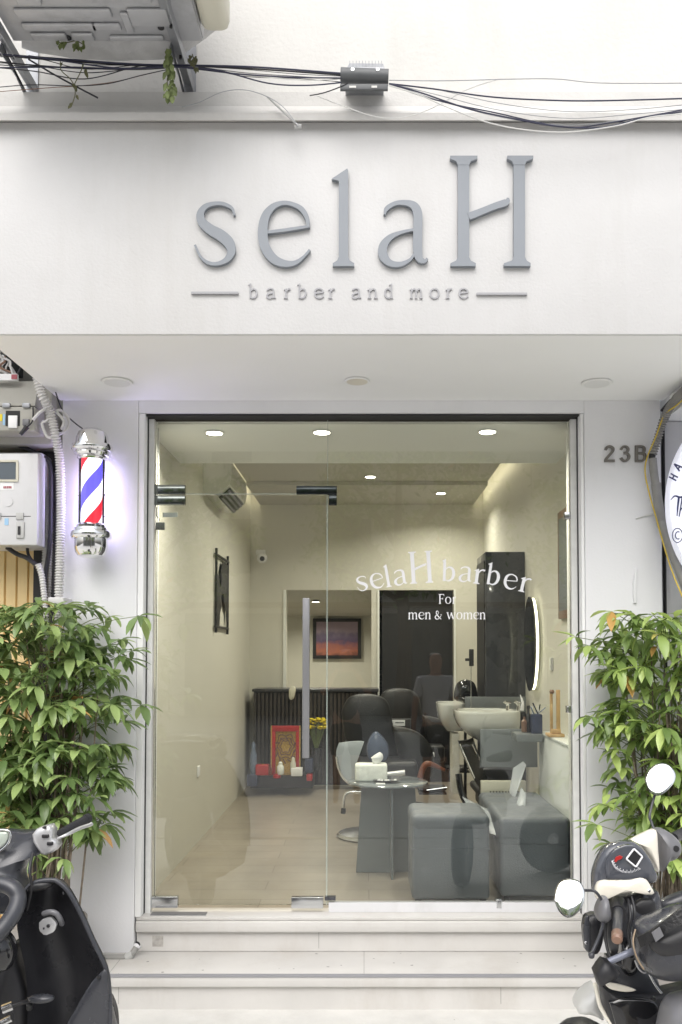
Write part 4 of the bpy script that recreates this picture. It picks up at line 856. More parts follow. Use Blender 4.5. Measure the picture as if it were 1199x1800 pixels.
plain([(1215, 690, 4.15), (1190, 712, 4.35), (1168, 730, 4.48), (1152, 770, 4.5), (1138, 803, 4.53), (1134, 830, 4.55), (1142, 870, 4.53), (1152, 905, 4.53), (1163, 945, 4.5), (1180, 1000, 4.44), (1200, 1050, 4.38)], 4.5, .0038, 'yellowcable', 'thin yellow cable winding down along the grey conduits past the house number', grp='cables beside the round sign')
plain([(1215, 668, 4.2), (1192, 690, 4.4), (1175, 708, 4.5), (1163, 722, 4.55)], 4.5, .008, 'cable', 'thick black cable along the corner of the canopy above the grey conduit', grp='cables beside the round sign')
plain([(1178, 700, 4.38), (1184, 692, 4.36), (1190, 696, 4.36), (1196, 686, 4.34), (1204, 690, 4.34)], 4.5, .005, 'whitecable', 'short knot of white cable at the right canopy corner', grp='cables beside the round sign')
o = MB().tube([P(1118, 912, 4.594), P(1140, 905, 4.59), P(1156, 899, 4.56)], .0035, 8, 4).build('cable_tie', 'whitecable', None, smooth=True); tag(o, 'loose pale cable tie tail sticking out left of the grey conduit', 'cable tie')

# ================================================================ PLANTS
def leaf(mb, base, d, up, L, W, droop):
    """pointed leaf: two rows of quads folded along the midrib, bending down"""
    d = d.normalized(); s = d.cross(up)
    s = s.normalized() if s.length > 1e-4 else Vector((1, 0, 0)); nrm = s.cross(d).normalized()
    prof = [(0, .04), (.18, .62), (.42, 1.0), (.68, .82), (.88, .36), (1.0, .0)]
    pos = Vector(base); dirv = d.copy(); mid, lf, rt = [], [], []; last = 0
    for t, wd in prof:
        step = (t - last) * L; last = t
        dirv = (dirv + Vector((0, 0, -1)) * droop * (step / L)).normalized(); pos = pos + dirv * step
        nn = s.cross(dirv).normalized(); w_ = W * wd * .5
        mid.append(mb.bm.verts.new(pos)); lf.append(mb.bm.verts.new(pos + s * w_ + nn * w_ * .35)); rt.append(mb.bm.verts.new(pos - s * w_ + nn * w_ * .35))
    for i in range(len(prof) - 1):
        mb.bm.faces.new((mid[i], mid[i + 1], lf[i + 1], lf[i])); mb.bm.faces.new((rt[i], rt[i + 1], mid[i + 1], mid[i]))
def plant(name, label, cx, cy, outline, ztop, nst, ncl, seed, m, extra, potr, pxs):
    rnd = random.Random(seed)
    t = thing(name, (cx, cy, 0), label, 'potted plant')
    MB().lathe([(potr * .7, 0), (potr * .95, .36), (potr, .43), (potr * .92, .43), (potr * .88, .40)], (cx, cy, 0), n=28).build('pot', 'pot', t, smooth=True)
    stm = MB(); tips = []
    for i in range(nst):
        a = rnd.uniform(0, 6.28); r = rnd.uniform(0, potr * .75); b = Vector((cx + pxs + r * math.cos(a), cy + r * math.sin(a) * .8, .39))
        h = rnd.uniform(ztop * .55, ztop * .93); top = Vector((b.x + rnd.uniform(-.12, .12), b.y + rnd.uniform(-.08, .08), h))
        midp = (b + top) / 2 + Vector((rnd.uniform(-.03, .03), rnd.uniform(-.02, .02), 0))
        stm.tube([b, midp, top], [.0055, .005, .003], 6, 4); tips.append((b, midp, top))
    lf = MB(); tw = MB()
    cl = []
    tries = 0
    while len(cl) < ncl and tries < 20000:
        tries += 1
        z = rnd.uniform(outline[0][0], outline[-1][0])
        for k in range(len(outline) - 1):
            if outline[k][0] <= z <= outline[k + 1][0]:
                f = (z - outline[k][0]) / (outline[k + 1][0] - outline[k][0]); x0 = outline[k][1] + f * (outline[k + 1][1] - outline[k][1]); x1 = outline[k][2] + f * (outline[k + 1][2] - outline[k][2])
        mx, hw = (x0 + x1) / 2, (x1 - x0) / 2
        a = rnd.uniform(0, 6.28); rr = rnd.uniform(.08, 1.0) ** .55
        x = mx + hw * rr * math.cos(a); y = cy + .24 * rr * math.sin(a)
        if y > 4.56: continue
        p = Vector((x, y, z))
        if any((p - q).length < .039 for q in cl): continue
        cl.append(p)
    cl += [P(*e) for e in extra]
    for p in cl:
        ax = Vector((cx + pxs, cy, p.z)); out = p - ax; out.z = 0; out = out.normalized() if out.length > .02 else Vector((0, -1, 0))
        inner = Vector((ax.x + out.x * .08, ax.y + out.y * .08, p.z - rnd.uniform(.05, .16)))
        tw.tube([inner, (inner + p) / 2 + Vector((0, 0, .02)), p], [.0028, .002, .0015], 5, 3)
        nl = rnd.randint(5, 8); a0 = rnd.uniform(0, 6.28)
        for k in range(nl):
            a = a0 + k * 2 * math.pi / nl + rnd.uniform(-.3, .3); side = Vector((math.cos(a), math.sin(a), 0))
            d = side * 1.0 + out * .6 + Vector((0, 0, rnd.uniform(-.5, .75)))
            L = rnd.uniform(.07, .15); leaf(lf, p, d, Vector((0, 0, 1)), L, L * rnd.uniform(.27, .37), rnd.uniform(.2, 2.2))
    for b, mp, tp in tips[::2]:           # a few leaves lower on the canes
        if rnd.random() < .45:
            q = b.lerp(mp, rnd.uniform(.5, 1.0)); d = Vector((rnd.uniform(-1, 1), -rnd.uniform(.3, 1), .2))
            for k in range(rnd.randint(2, 4)): leaf(lf, q, d + Vector((rnd.uniform(-.8, .8), 0, rnd.uniform(-.4, .4))), Vector((0, 0, 1)), rnd.uniform(.06, .1), .026, 1.8)
    stm.build('stems', 'cane', t, smooth=True); tw.build('twigs', 'vine', t, smooth=True)
    lf.build('foliage', m, t, smooth=True, angle=60)
    return t
def zx(py, pa, pb, D=4.3): return (Z(py, D), X(pa, py, D), X(pb, py, D))
plant('cane_plant', 'tall leafy cane plant with drooping green leaves in front of the left pilaster', X(80, 1400, 4.28), 4.28,
      [zx(1470, -20, 180), zx(1420, -30, 205), zx(1330, -60, 228), zx(1220, -75, 235), zx(1120, -70, 222), zx(1075, -50, 200), zx(1060, 0, 150)], Z(1075, 4.28), 44, 330, 11, 'leaf',
      [(245, 1083, 4.2), (248, 1240, 4.15), (232, 1145, 4.2), (60, 1500, 4.15), (112, 1510, 4.1)], .2, .02)
plant('cane_plant', 'tall leafy cane plant with brighter leaves in front of the right pilaster', X(1165, 1400, 4.28), 4.28,
      [zx(1500, 1075, 1290), zx(1420, 1070, 1300), zx(1330, 1060, 1310), zx(1220, 1058, 1310), zx(1140, 1048, 1305), zx(1100, 1060, 1290), zx(1082, 1090, 1270)], Z(1090, 4.28), 44, 300, 23, 'leaf2',
      [(1012, 1120, 4.2), (1035, 1135, 4.2), (1040, 1260, 4.2), (1062, 1415, 4.2), (1075, 1075, 4.2), (1110, 1080, 4.2), (1050, 1450, 4.15)], .2, .03)

# ================================================================ SCOOTERS
def T(mb_pts, r, n=12, sub=5): return MB().tube(mb_pts, r, n, sub)
ls = thing('scooter', (-1.3, 3.0, 0), 'black scooter with a silver switch cluster parked at the lower left corner', 'scooter')
rows = []
for y, xs_, dd in ((1549, (60, 74, 87, 97, 105), .02), (1568, (44, 68, 92, 110, 121), .01), (1610, (30, 66, 98, 125, 143), 0), (1655, (34, 74, 110, 140, 163), 0), (1702, (44, 84, 122, 158, 185), 0), (1745, (48, 90, 126, 163, 191), .0), (1800, (48, 90, 128, 165, 192), -.02), (1870, (45, 90, 128, 165, 190), -.03), (1960, (45, 85, 120, 150, 175), -.02)):
    rows.append([P(x, y, D + dd) for x, D in zip(xs_, (2.94, 3.04, 3.07, 3.03, 2.97))])
g = MB(); g.grid(rows, .03, 4); g.build('leg_shield', 'blackplastic', ls, smooth=True, angle=60)
T([P(40, 1572, 2.97), P(60, 1552, 2.965), P(92, 1547, 2.965), P(106, 1553, 2.965), P(122, 1570, 2.965), P(144, 1610, 2.965), P(164, 1655, 2.965), P(186, 1702, 2.965), P(192, 1740, 2.965), P(194, 1800, 2.95), P(192, 1900, 2.94)], .008).build('shield_edge', 'charcoal', ls, smooth=True)
MB().pillow([(184, 1703), (190, 1712), (192, 1760), (192, 1830), (175, 1880), (95, 1880), (112, 1812), (135, 1770), (160, 1728)], 2.955, .012, .01, sub=3).build('lower_panel', 'charcoal', ls, smooth=True)
MB().lathe([(.006, -.003), (.006, .004)], P(173, 1718, 2.937), 'y', 16).build('bolt_hole', 'dark', ls, smooth=True)
MB().pillow([(50, 1553), (70, 1545), (94, 1548), (88, 1560), (52, 1566)], 2.99, .02, .03).build('dash_recess', 'dark', ls, smooth=True)
kp = MB().pillow([(70, 1621), (75, 1616), (87, 1611.5), (91, 1611.5), (99, 1620), (100.5, 1625), (97.5, 1634), (94, 1638), (83, 1642.5), (78, 1642), (71.5, 1636), (70, 1631)], 2.962, .002, .012, sub=1, rings=2).build('key_panel', 'silver', ls, smooth=True, angle=50)
MB().lathe([(.0055, -.003), (.0055, .004)], P(85, 1627.5, 2.952), 'y', 16).build('keyhole', 'dark', kp, smooth=True)
MB().lathe([(.0042, -.001), (.0042, .004)], P(92.5, 1624, 2.953), 'y', 16).build('button', 'silver', kp, smooth=True)
bx('print_mark', 'charcoal', kp, *pbox(75.5, 78, 1630.5, 1634, 2.951, 2.954))
T([P(77, 1606, 2.97), P(88, 1603, 2.955), P(99, 1606, 2.955), P(106, 1616, 2.965), P(109, 1624, 2.985)], .009).build('key_hood', 'greyplastic', ls, smooth=True)
MB().pillow([(-120, 1475, 3.1), (-60, 1460, 3.1), (0, 1457, 3.1), (40, 1459, 3.12), (70, 1459, 3.12), (82, 1478, 3.1), (78, 1497, 3.08), (58, 1503, 3.06), (47, 1518, 3.05), (42, 1540, 3.04), (50, 1572, 3.02), (38, 1592, 3.0), (10, 1605, 3.0), (-60, 1600, 3.0), (-120, 1540, 3.05)], 3.08, .075, .02, sub=4, rings=8).build('handlebar_cover', 'charcoal', ls, smooth=True, angle=80)
dsply = MB().pillow([(-40, 1464), (8, 1462), (15, 1468), (12, 1480), (2, 1490), (-10, 1497), (-40, 1500)], 2.995, .006, .01).build('display', mat('pale_display', (.45, .50, .44), .1, coat=.5), ls, smooth=True)
T([P(-40, 1461, 2.995), P(8, 1459, 2.99), P(18, 1466, 2.99), (P(15, 1482, 2.985)), P(3, 1494, 2.985), P(-12, 1501, 2.985), P(-40, 1504, 2.985)], .004).build('display_rim', 'chrome', dsply, smooth=True)
sw = MB().pillow([(62, 1464), (70, 1454), (84, 1450), (91, 1449), (97, 1458), (95, 1470), (103, 1476), (106, 1486), (98, 1495), (84, 1500), (78, 1499), (70, 1488), (63, 1476)], 3.05, .008, .05, sub=1, rings=3).build('switch_cluster', 'silver', ls, smooth=True, angle=60)
for q in ((73, 85, 1467.5, 1473), (82, 92, 1480.5, 1486.5), (74, 80, 1454, 1457)):
    bx('switch', 'dark', sw, *pbox(*q, 3.010, 3.035), bev=.002)
T([P(90, 1474, 3.09), P(98, 1470, 3.10)], .025, 20, 1).build('grip_flange', 'blackplastic', ls, smooth=True)
gp_ = T([P(95, 1472, 3.10), P(152, 1440, 3.24)], .0165, 18, 1).build('grip', 'blackplastic', ls, smooth=True)
T([P(151, 1440.5, 3.238), P(157, 1437, 3.25), P(159.5, 1436, 3.255)], [.0185, .0175, .01], 16, 1).build('grip_end', 'dark', gp_, smooth=True)
T([P(101, 1474, 3.05), P(118, 1467, 3.06), P(140, 1456, 3.13), P(158, 1450, 3.19), P(161, 1448, 3.20)], [.004, .0055, .0065, .0065, .007]).build('brake_lever', 'silver', ls, smooth=True)
T([P(-40, 1552, 2.86), P(-5, 1552, 2.85), P(22, 1561, 2.84), P(32, 1580, 2.83), P(24, 1605, 2.80), P(5, 1632, 2.76), P(-25, 1665, 2.72)], .026, 18).build('grab_rail', 'charcoal', ls, smooth=True)
MB().pillow([(-60, 1640), (-5, 1632), (18, 1645), (27, 1668), (24, 1692), (8, 1706), (-60, 1712)], 2.78, .05, .02).build('side_cowl', 'blackgloss', ls, smooth=True, angle=80)
MB().pillow([(-80, 1700), (-5, 1690), (30, 1652), (40, 1690), (58, 1760), (64, 1840), (55, 1940), (-80, 1940)], 3.0, .05, .05).build('floor_cover', 'blackplastic', ls, smooth=True, angle=80)
MB().pillow([(48, 1753), (60, 1749), (80, 1748), (94, 1752), (92, 1759), (74, 1763), (54, 1761)], 2.82, .018, .006).build('foot_peg', 'charcoal', ls, smooth=True)
T([P(60, 1758, 2.83), P(40, 1762, 2.83), P(20, 1768, 2.82), P(-15, 1778, 2.80)], .007).build('peg_arm', 'blackplastic', ls, smooth=True)
T([P(22, 1768, 2.80), P(4, 1775, 2.79)], .014, 10, 1).build('peg_joint', 'satin', ls, smooth=True); T([P(20, 1790, 2.80), P(2, 1799, 2.79)], .011, 10, 1).build('peg_joint', 'satin', ls, smooth=True)
T([P(52, 1764, 2.83), P(52, 1772, 2.85)], .010, 10, 1).build('peg_rubber', 'dark', ls, smooth=True)
def wheel(parent, c, r, wdt, axis):
    ax = Vector(axis).normalized(); q = Vector((0, 0, 1)).rotation_difference(ax)
    def L(prof, name, m, par):
        b = MB(); b.lathe(prof, (0, 0, 0), 'z', 48)
        for v in b.bm.verts: v.co = Vector(c) + q @ v.co
        return b.build(name, m, par, smooth=True)
    w_ = wdt / 2
    wh = L([(r * .72, -w_ * .7), (r * .84, -w_), (r * .95, -w_ * .8), (r, -w_ * .3), (r, w_ * .3), (r * .95, w_ * .8), (r * .84, w_), (r * .72, w_ * .7)], 'tyre', 'blackplastic', parent)
    L([(.03, -w_ * .9), (r * .3, -w_ * .35), (r * .66, -w_ * .5), (r * .73, -w_ * .72), (r * .73, w_ * .72), (r * .66, w_ * .5), (r * .3, w_ * .35), (.03, w_ * .9)], 'rim', 'satin', wh)
wheel(ls, (X(120, 1800, 3.35), 3.38, .235), .235, .10, (.9, -.42, 0))
MB().pillow([(60, 1745), (130, 1722), (185, 1755), (202, 1800), (204, 1850), (120, 1870), (60, 1850)], 3.36, .06, .04).build('front_fender', 'charcoal', ls, smooth=True, angle=80)
sx_ = X(-40, 1700, 2.7)
MB().pillow([(-420, 1560), (-260, 1540), (-90, 1560), (-60, 1610), (-90, 1680), (-420, 1690)], 2.45, .12, .1).build('seat', 'blackleather', ls, smooth=True, angle=80)
MB().pillow([(-430, 1700), (-90, 1690), (-70, 1800), (-120, 1930), (-430, 1930)], 2.5, .10, .12).build('body_panel', 'charcoal', ls, smooth=True, angle=80)
wheel(ls, (X(-330, 1900, 2.4), 2.4, .235), .235, .11, (.9, -.42, 0))

T([P(58, 1500, 3.0), P(52, 1530, 2.96), P(56, 1560, 2.96), P(48, 1600, 2.98)], .005).build('throttle_cable', 'dark', ls, smooth=True)
for px, py in ((112, 1570), (64, 1716), (150, 1792)): MB().lathe([(.004, -.002), (.006, .0), (.006, .006)], P(px, py, 3.035), 'y', 12).build('screw', 'satin', ls, smooth=True)
rs = thing('scooter', (.85, 2.7, 0), 'cream and black scooter with two round mirrors parked at the lower right', 'scooter')
def pil(name, m, pts, D, bulge=.015, thick=.02, par=rs, **k): return MB().pillow(pts, D, bulge, thick, **k).build(name, m, par, smooth=True, angle=55)
M['tubeblue'] = mat('blue_grey_tube', (.30, .32, .40), .35, .2)
M['dial'] = mat('smoked_dial', (.075, .08, .095), .15, coat=.7)
cl_ = pil('instrument_cluster', 'dial', [(1042, 1566), (1041, 1538), (1048, 1513), (1061, 1491), (1080, 1481), (1100, 1478), (1116, 1481), (1129, 1493), (1141, 1510), (1149, 1528), (1153, 1540), (1146, 1550), (1116, 1549), (1090, 1552), (1060, 1555)], 2.64, .025, .03, sub=3)
df = 2.585
pil('dial_face', 'dial', [(1066, 1543), (1064, 1520), (1072, 1500), (1088, 1488), (1106, 1484), (1124, 1491), (1138, 1511), (1145, 1532), (1138, 1543), (1100, 1546)], 2.605, .004, .015, sub=2, par=cl_)
def dline(pts, r, m, name):
    return MB().tube([P(x, y, df) for x, y in pts], r, 6, 1).build(name, m, cl_, smooth=True)
dc = MB()
q = [(1114.5, 1492), (1129.5, 1506), (1118, 1524), (1101, 1510)]
rq = []
for i in range(4):
    a, b_, c_ = q[i - 1], q[i], q[(i + 1) % 4]
    for t_ in (.12, .06): rq.append((b_[0] + (a[0] - b_[0]) * t_, b_[1] + (a[1] - b_[1]) * t_))
    for t_ in (.06, .12): rq.append((b_[0] + (c_[0] - b_[0]) * t_, b_[1] + (c_[1] - b_[1]) * t_))
dc.tube([P(x, y, df + .002) for x, y in rq + [rq[0]]], .0026, 8, 1, cap=False); dc.build('gauge_frame', 'vinyl', cl_, smooth=True)
MB().prism([P(x, y, df + .004) for x, y in q], (0, .004, 0)).build('gauge_window', 'dark', cl_)
tk = MB()
arcp = cat_rom([(1075, 1514), (1077, 1520), (1081, 1526), (1088, 1531), (1097, 1534), (1107, 1534.5), (1117, 1532), (1126, 1528)], 4)
for i, (x, y) in enumerate(arcp):
    dx, dy = x - 1104, y - 1500; L = math.hypot(dx, dy); e_ = 5.5 if i % 3 == 0 else 3.2
    tk.tube([P(x, y, df + .001), P(x - dx / L * e_, y - dy / L * e_, df + .001)], .0007, 5, 1)
tk.build('dial_marks', 'vinyl', cl_)
MB().prism([P(x, y, df + .004) for x, y in ((1080, 1514), (1083, 1507), (1090, 1504), (1095, 1506), (1092, 1510), (1086, 1512), (1083, 1516))], (0, .004, 0)).build('red_zone', 'red', cl_)
pil('upper_trim', 'beige', [(1109, 1476), (1119, 1470), (1134, 1463), (1148, 1457), (1153, 1464), (1155, 1496), (1157, 1522), (1155, 1532), (1144, 1512), (1133, 1496), (1121, 1482)], 2.66, .02, .02, sub=2)
pil('right_cowl', 'greyplastic', [(1150, 1457), (1163, 1456), (1179, 1465), (1191, 1478), (1193, 1494), (1184, 1507), (1169, 1514), (1160, 1530), (1157, 1520), (1154, 1496), (1153, 1471)], 2.74, .045, .03)
MB().lathe([(.009, -.01), (.009, .02)], P(1187, 1491, 2.69), 'y', 16).build('horn_button', 'dark', rs, smooth=True)
T([P(1183, 1474, 2.8), P(1215, 1456, 2.95)], .017, 16, 1).build('grip', 'blackplastic', rs, smooth=True)
pil('lower_trim', 'beige', [(1046, 1562), (1050, 1551), (1061, 1546), (1085, 1545), (1106, 1544), (1123, 1540), (1134, 1544), (1142, 1556), (1148, 1568), (1139, 1571), (1128, 1564), (1117, 1563), (1100, 1568), (1078, 1571), (1061, 1573), (1054, 1582), (1047, 1577)], 2.61, .018, .02, sub=2)
pil('handlebar_cover', 'charcoal', [(1056, 1572), (1080, 1570), (1104, 1566), (1122, 1560), (1134, 1566), (1150, 1562), (1157, 1580), (1157, 1606), (1150, 1650), (1130, 1680), (1090, 1690), (1066, 1660), (1060, 1610)], 2.68, .05, .05)
pil('dark_cavity', 'dark', [(1112, 1590), (1126, 1580), (1148, 1582), (1152, 1600), (1140, 1616), (1118, 1614)], 2.62, .01, .01)
pil('switch_block', 'greyplastic', [(1049, 1592), (1056, 1578), (1066, 1576), (1070, 1592), (1072, 1612), (1062, 1620), (1050, 1616), (1046, 1604)], 2.52, .03, .02, sub=2)
T([P(1086, 1590, 2.62), P(1087, 1606, 2.55)], [.026, .024], 20, 1).build('grip_flange', 'blackplastic', rs, smooth=True)
g_2 = T([P(1087, 1600, 2.56), P(1085, 1643, 2.36)], .0135, 18, 1).build('grip', 'charcoal', rs, smooth=True)
T([P(1085, 1639, 2.37), P(1085, 1641, 2.365), P(1084.5, 1651, 2.335), P(1084.5, 1653, 2.33)], [.0125, .015, .0145, .010], 18, 1).build('grip_end', 'brown', g_2, smooth=True)
T([P(1060, 1622, 2.50), P(1057, 1636, 2.47), P(1050, 1655, 2.44), P(1041, 1674, 2.42)], .0048).build('brake_lever', 'charcoal', rs, smooth=True)
MB().pillow([(1034, 1677), (1040, 1673), (1045, 1677), (1043, 1684), (1036, 1684)], 2.42, .008, .004).build('lever_ball', 'charcoal', rs, smooth=True)
def mirr(pts, D, dtop, stalk, y0, y1):
    pp = [(x, y, D + dtop * (y1 - y) / (y1 - y0)) for x, y in pts]
    c = (sum(p[0] for p in pp) / len(pp), sum(p[1] for p in pp) / len(pp))
    sh_ = MB().pillow([(c[0] + (p[0] - c[0]) * 1.05, c[1] + (p[1] - c[1]) * 1.05, p[2] + .012) for p in pp], D, .001, .004, back=.03, sub=3).build('mirror_shell', 'charcoal', rs, smooth=True, angle=50)
    MB().pillow(pp, D, .0025, .012, back=.0, sub=3, rings=5).build('mirror_glass', 'mirror', sh_, smooth=True, angle=50)
    T([P(*s_) for s_ in stalk], .0042).build('mirror_stalk', 'charcoal', rs, smooth=True)
mirr([(975, 1581), (978, 1564), (986, 1550), (1000, 1546), (1017, 1550), (1025.6, 1564), (1025.6, 1581), (1019.5, 1597), (1005.6, 1610), (994, 1610), (983, 1600)], 2.46, .036, [(1010, 1564, 2.52), (1030, 1565, 2.52), (1046, 1567, 2.50), (1058, 1582, 2.51)], 1546, 1610)
mirr([(1135, 1369.5), (1142, 1354), (1158.5, 1343), (1175, 1346), (1186, 1360), (1183.5, 1375), (1172, 1389), (1158.5, 1397), (1147, 1394.5), (1139, 1383)], 2.78, .036, [(1154, 1390, 2.81), (1149, 1404, 2.81), (1142, 1433, 2.79), (1145, 1445, 2.77), (1151, 1462, 2.75)], 1343, 1397)
pil('left_fairing', 'blackplastic', [(1024, 1630), (1027, 1611), (1035, 1606), (1046, 1604), (1056, 1616), (1059, 1640), (1052, 1668), (1042, 1675), (1028, 1668)], 2.62, .02, .03, sub=2)
pil('fairing_edge', 'charcoal', [(1024, 1632), (1028, 1612), (1034, 1609), (1037, 1640), (1037, 1670), (1028, 1667)], 2.595, .008, .01, sub=2)
T([P(1066, 1692, 2.50), P(1085, 1684, 2.50), P(1105, 1675, 2.50), P(1130, 1664, 2.52)], .0095).build('frame_tube', M['tubeblue'], rs, smooth=True)
pil('clutch_block', 'blackplastic', [(1043, 1706), (1050, 1695), (1058, 1685), (1070, 1689), (1086, 1706), (1080, 1716), (1062, 1724), (1051, 1731)], 2.46, .02, .04, sub=1, rings=3)
pil('inner_body', 'charcoal', [(1066, 1680), (1100, 1684), (1130, 1690), (1150, 1712), (1160, 1760), (1150, 1760), (1090, 1745), (1066, 1720)], 2.64, .03, .05)
pil('floor_board', 'blackplastic', [(1054, 1728), (1090, 1738), (1150, 1742), (1260, 1735), (1300, 1900), (1120, 1940), (1086, 1830), (1064, 1780)], 2.60, .04, .05, sub=3)
pil('seat_trim', 'beige', [(1062, 1727), (1078, 1728), (1100, 1733), (1118, 1740), (1100, 1743), (1076, 1739), (1066, 1733)], 2.545, .004, .006, sub=2)
T([P(1046, 1728, 2.60), P(1050, 1748, 2.60), P(1055, 1768, 2.59), (P(1066, 1788, 2.58)), P(1080, 1808, 2.57), P(1104, 1850, 2.56)], .0062).build('apron_edge', 'beige', rs, smooth=True)
T([P(1141, 1712, 2.5), P(1152, 1732, 2.5), P(1163, 1746, 2.5)], .003).build('cable', 'satin', rs, smooth=True)
T([P(1116, 1688, 2.5), P(1122, 1702, 2.5), P(1132, 1710, 2.5), P(1142, 1706, 2.5)], .002).build('cable', 'silver', rs, smooth=True)
MB().lathe([(.006, -.004), (.006, .01)], P(1149, 1756, 2.535), 'y', 12).build('bolt', 'satin', rs, smooth=True)
M['fend'] = mat('pale_grey_fender', (.60, .60, .58), .3, coat=.3)
pil('front_fender', 'fend', [(1011, 1762), (1016, 1752), (1026, 1742), (1044, 1730), (1050, 1750), (1057, 1785), (1045, 1780), (1030, 1775), (1013, 1774)], 2.74, .03, .06, sub=2)
wheel(rs, (X(1040, 1900, 2.86), 2.86, .262), .262, .10, (.97, .26, 0))
pil('seat', 'greyplastic', [(1163, 1795), (1172, 1768), (1196, 1752), (1280, 1742), (1380, 1760), (1380, 1860), (1170, 1880)], 2.38, .06, .06)
pil('rear_cowl', 'beige', [(1150, 1835), (1172, 1803), (1200, 1793), (1380, 1800), (1400, 1930), (1160, 1930)], 2.36, .06, .06)
pil('rear_rack', 'charcoal', [(1157, 1586), (1180, 1574), (1215, 1563), (1260, 1556), (1260, 1600), (1200, 1606), (1160, 1602)], 2.78, .02, .02, sub=2)
wheel(rs, (1.45, 2.45, .262), .262, .11, (.3, .95, 0))
for k_, pts_ in enumerate(([(1070, 1606, 2.56), (1064, 1640, 2.55), (1072, 1680, 2.52), (1096, 1700, 2.5)], [(1104, 1580, 2.6), (1108, 1610, 2.56), (1104, 1640, 2.55), (1112, 1680, 2.52)], [(1110, 1575, 2.6), (1116, 1605, 2.57), (1113, 1640, 2.56), (1126, 1690, 2.52)])):
    T([P(*p_) for p_ in pts_], .0042).build('control_cable', 'dark', rs, smooth=True)
for px, py, D_ in ((1141, 1566, 2.59), (1031, 1657, 2.585), (1098, 1552, 2.60)): MB().lathe([(.003, -.002), (.0055, .0), (.0055, .006)], P(px, py, D_), 'y', 12).build('screw', 'satin', rs, smooth=True)
pil('fork_cover', 'blackgloss', [(1088, 1655), (1104, 1650), (1116, 1668), (1118, 1700), (1104, 1712), (1090, 1700)], 2.6, .03, .03)
pil('inner_gloss_panel', 'blackgloss', [(1070, 1760), (1100, 1752), (1150, 1760), (1164, 1800), (1160, 1850), (1100, 1840)], 2.555, .012, .01)
# helmet hanging from the bars
hm = thing('helmet', P(1175, 1715, 2.38), 'black open helmet with a chin strap hanging on the cream scooter', 'helmet')
pil('shell', 'charcoal', [(1114, 1645), (1118, 1628), (1132, 1618), (1152, 1612), (1180, 1600), (1215, 1592), (1245, 1620), (1250, 1670), (1235, 1708), (1195, 1717), (1155, 1716), (1128, 1702), (1116, 1675)], 2.42, .11, .02, par=hm, rings=9)
T([P(1117, 1634, 2.40), P(1113, 1655, 2.38), P(1119, 1682, 2.37), P(1132, 1704, 2.37)], .0022).build('rim', 'tan', hm, smooth=True)
pil('lining', 'dark', [(1142, 1650), (1160, 1638), (1200, 1622), (1240, 1625), (1240, 1672), (1200, 1684), (1165, 1680), (1146, 1668)], 2.33, .03, .01, par=hm)
st_ = MB(); st_.grid([[P(1120, 1648, 2.35), P(1150, 1632, 2.31), P(1180, 1610, 2.29), P(1215, 1582, 2.29)], [P(1126, 1666, 2.34), P(1156, 1650, 2.30), P(1188, 1630, 2.28), P(1225, 1604, 2.28)]], .006, 4); st_.build('chin_strap', 'blackleather', hm, smooth=True)
st_ = MB(); st_.grid([[P(1146, 1640, 2.296), P(1160, 1630, 2.285)], [P(1153, 1656, 2.292), P(1167, 1645, 2.28)]], .004); st_.build('buckle', 'greyplastic', hm)

# ================================================================ INSIDE THE SHOP
def rbox(name, m, parent, q, bev=.01, seg=3, **k): return bx(name, m, parent, *q, bev=bev, seg=seg, **k)
# ottomans
ot = thing('ottoman', P(792, 1588, 4.88), 'square grey leather ottoman pouf just inside the glass beside the round table', 'ottoman')
x0, x1 = X(724, 1500, 4.87), X(861, 1500, 4.87); zb_, zt2 = FL + .03, Z(1436, 4.87)
bx('base', 'leather', ot, x0, x1, 4.87, 5.28, zb_, zt2 - .005, bev=.02, seg=4)
zs_ = Z(1493, 4.87)
bx('seam', 'leather', ot, x0 - .003, x1 + .003, 4.867, 5.283, zs_ - .0035, zs_ + .0035, bev=.003)
bx('cushion', 'leather', ot, x0 - .004, x1 + .004, 4.864, 5.286, Z(1462, 4.87), zt2 + .012, bev=.035, seg=6)
for fx in (x0 + .035, x1 - .035):
    for fy in (4.90, 5.24): MB().lathe([(.014, 0), (.02, .03)], (fx, fy, FL), n=14).build('foot', 'dark', ot, smooth=True)
ob = thing('bench', (.94, 5.3, FL), 'long grey leather bench along the right wall', 'bench')
x0, x1 = X(880, 1500, 4.89), 1.125
bx('base', 'leather', ob, x0, x1, 4.89, 5.80, FL + .04, Z(1440, 4.89) - .0, bev=.02, seg=4)
bx('cushion', 'leather', ob, x0 - .004, x1 + .004, 4.885, 5.81, Z(1490, 4.89), Z(1440, 4.89) + .008, bev=.03, seg=6)
for fx in (x0 + .04, x1 - .05):
    for fy in (4.93, 5.75): MB().lathe([(.014, 0), (.02, .04)], (fx, fy, FL), n=14).build('foot', 'dark', ob, smooth=True)
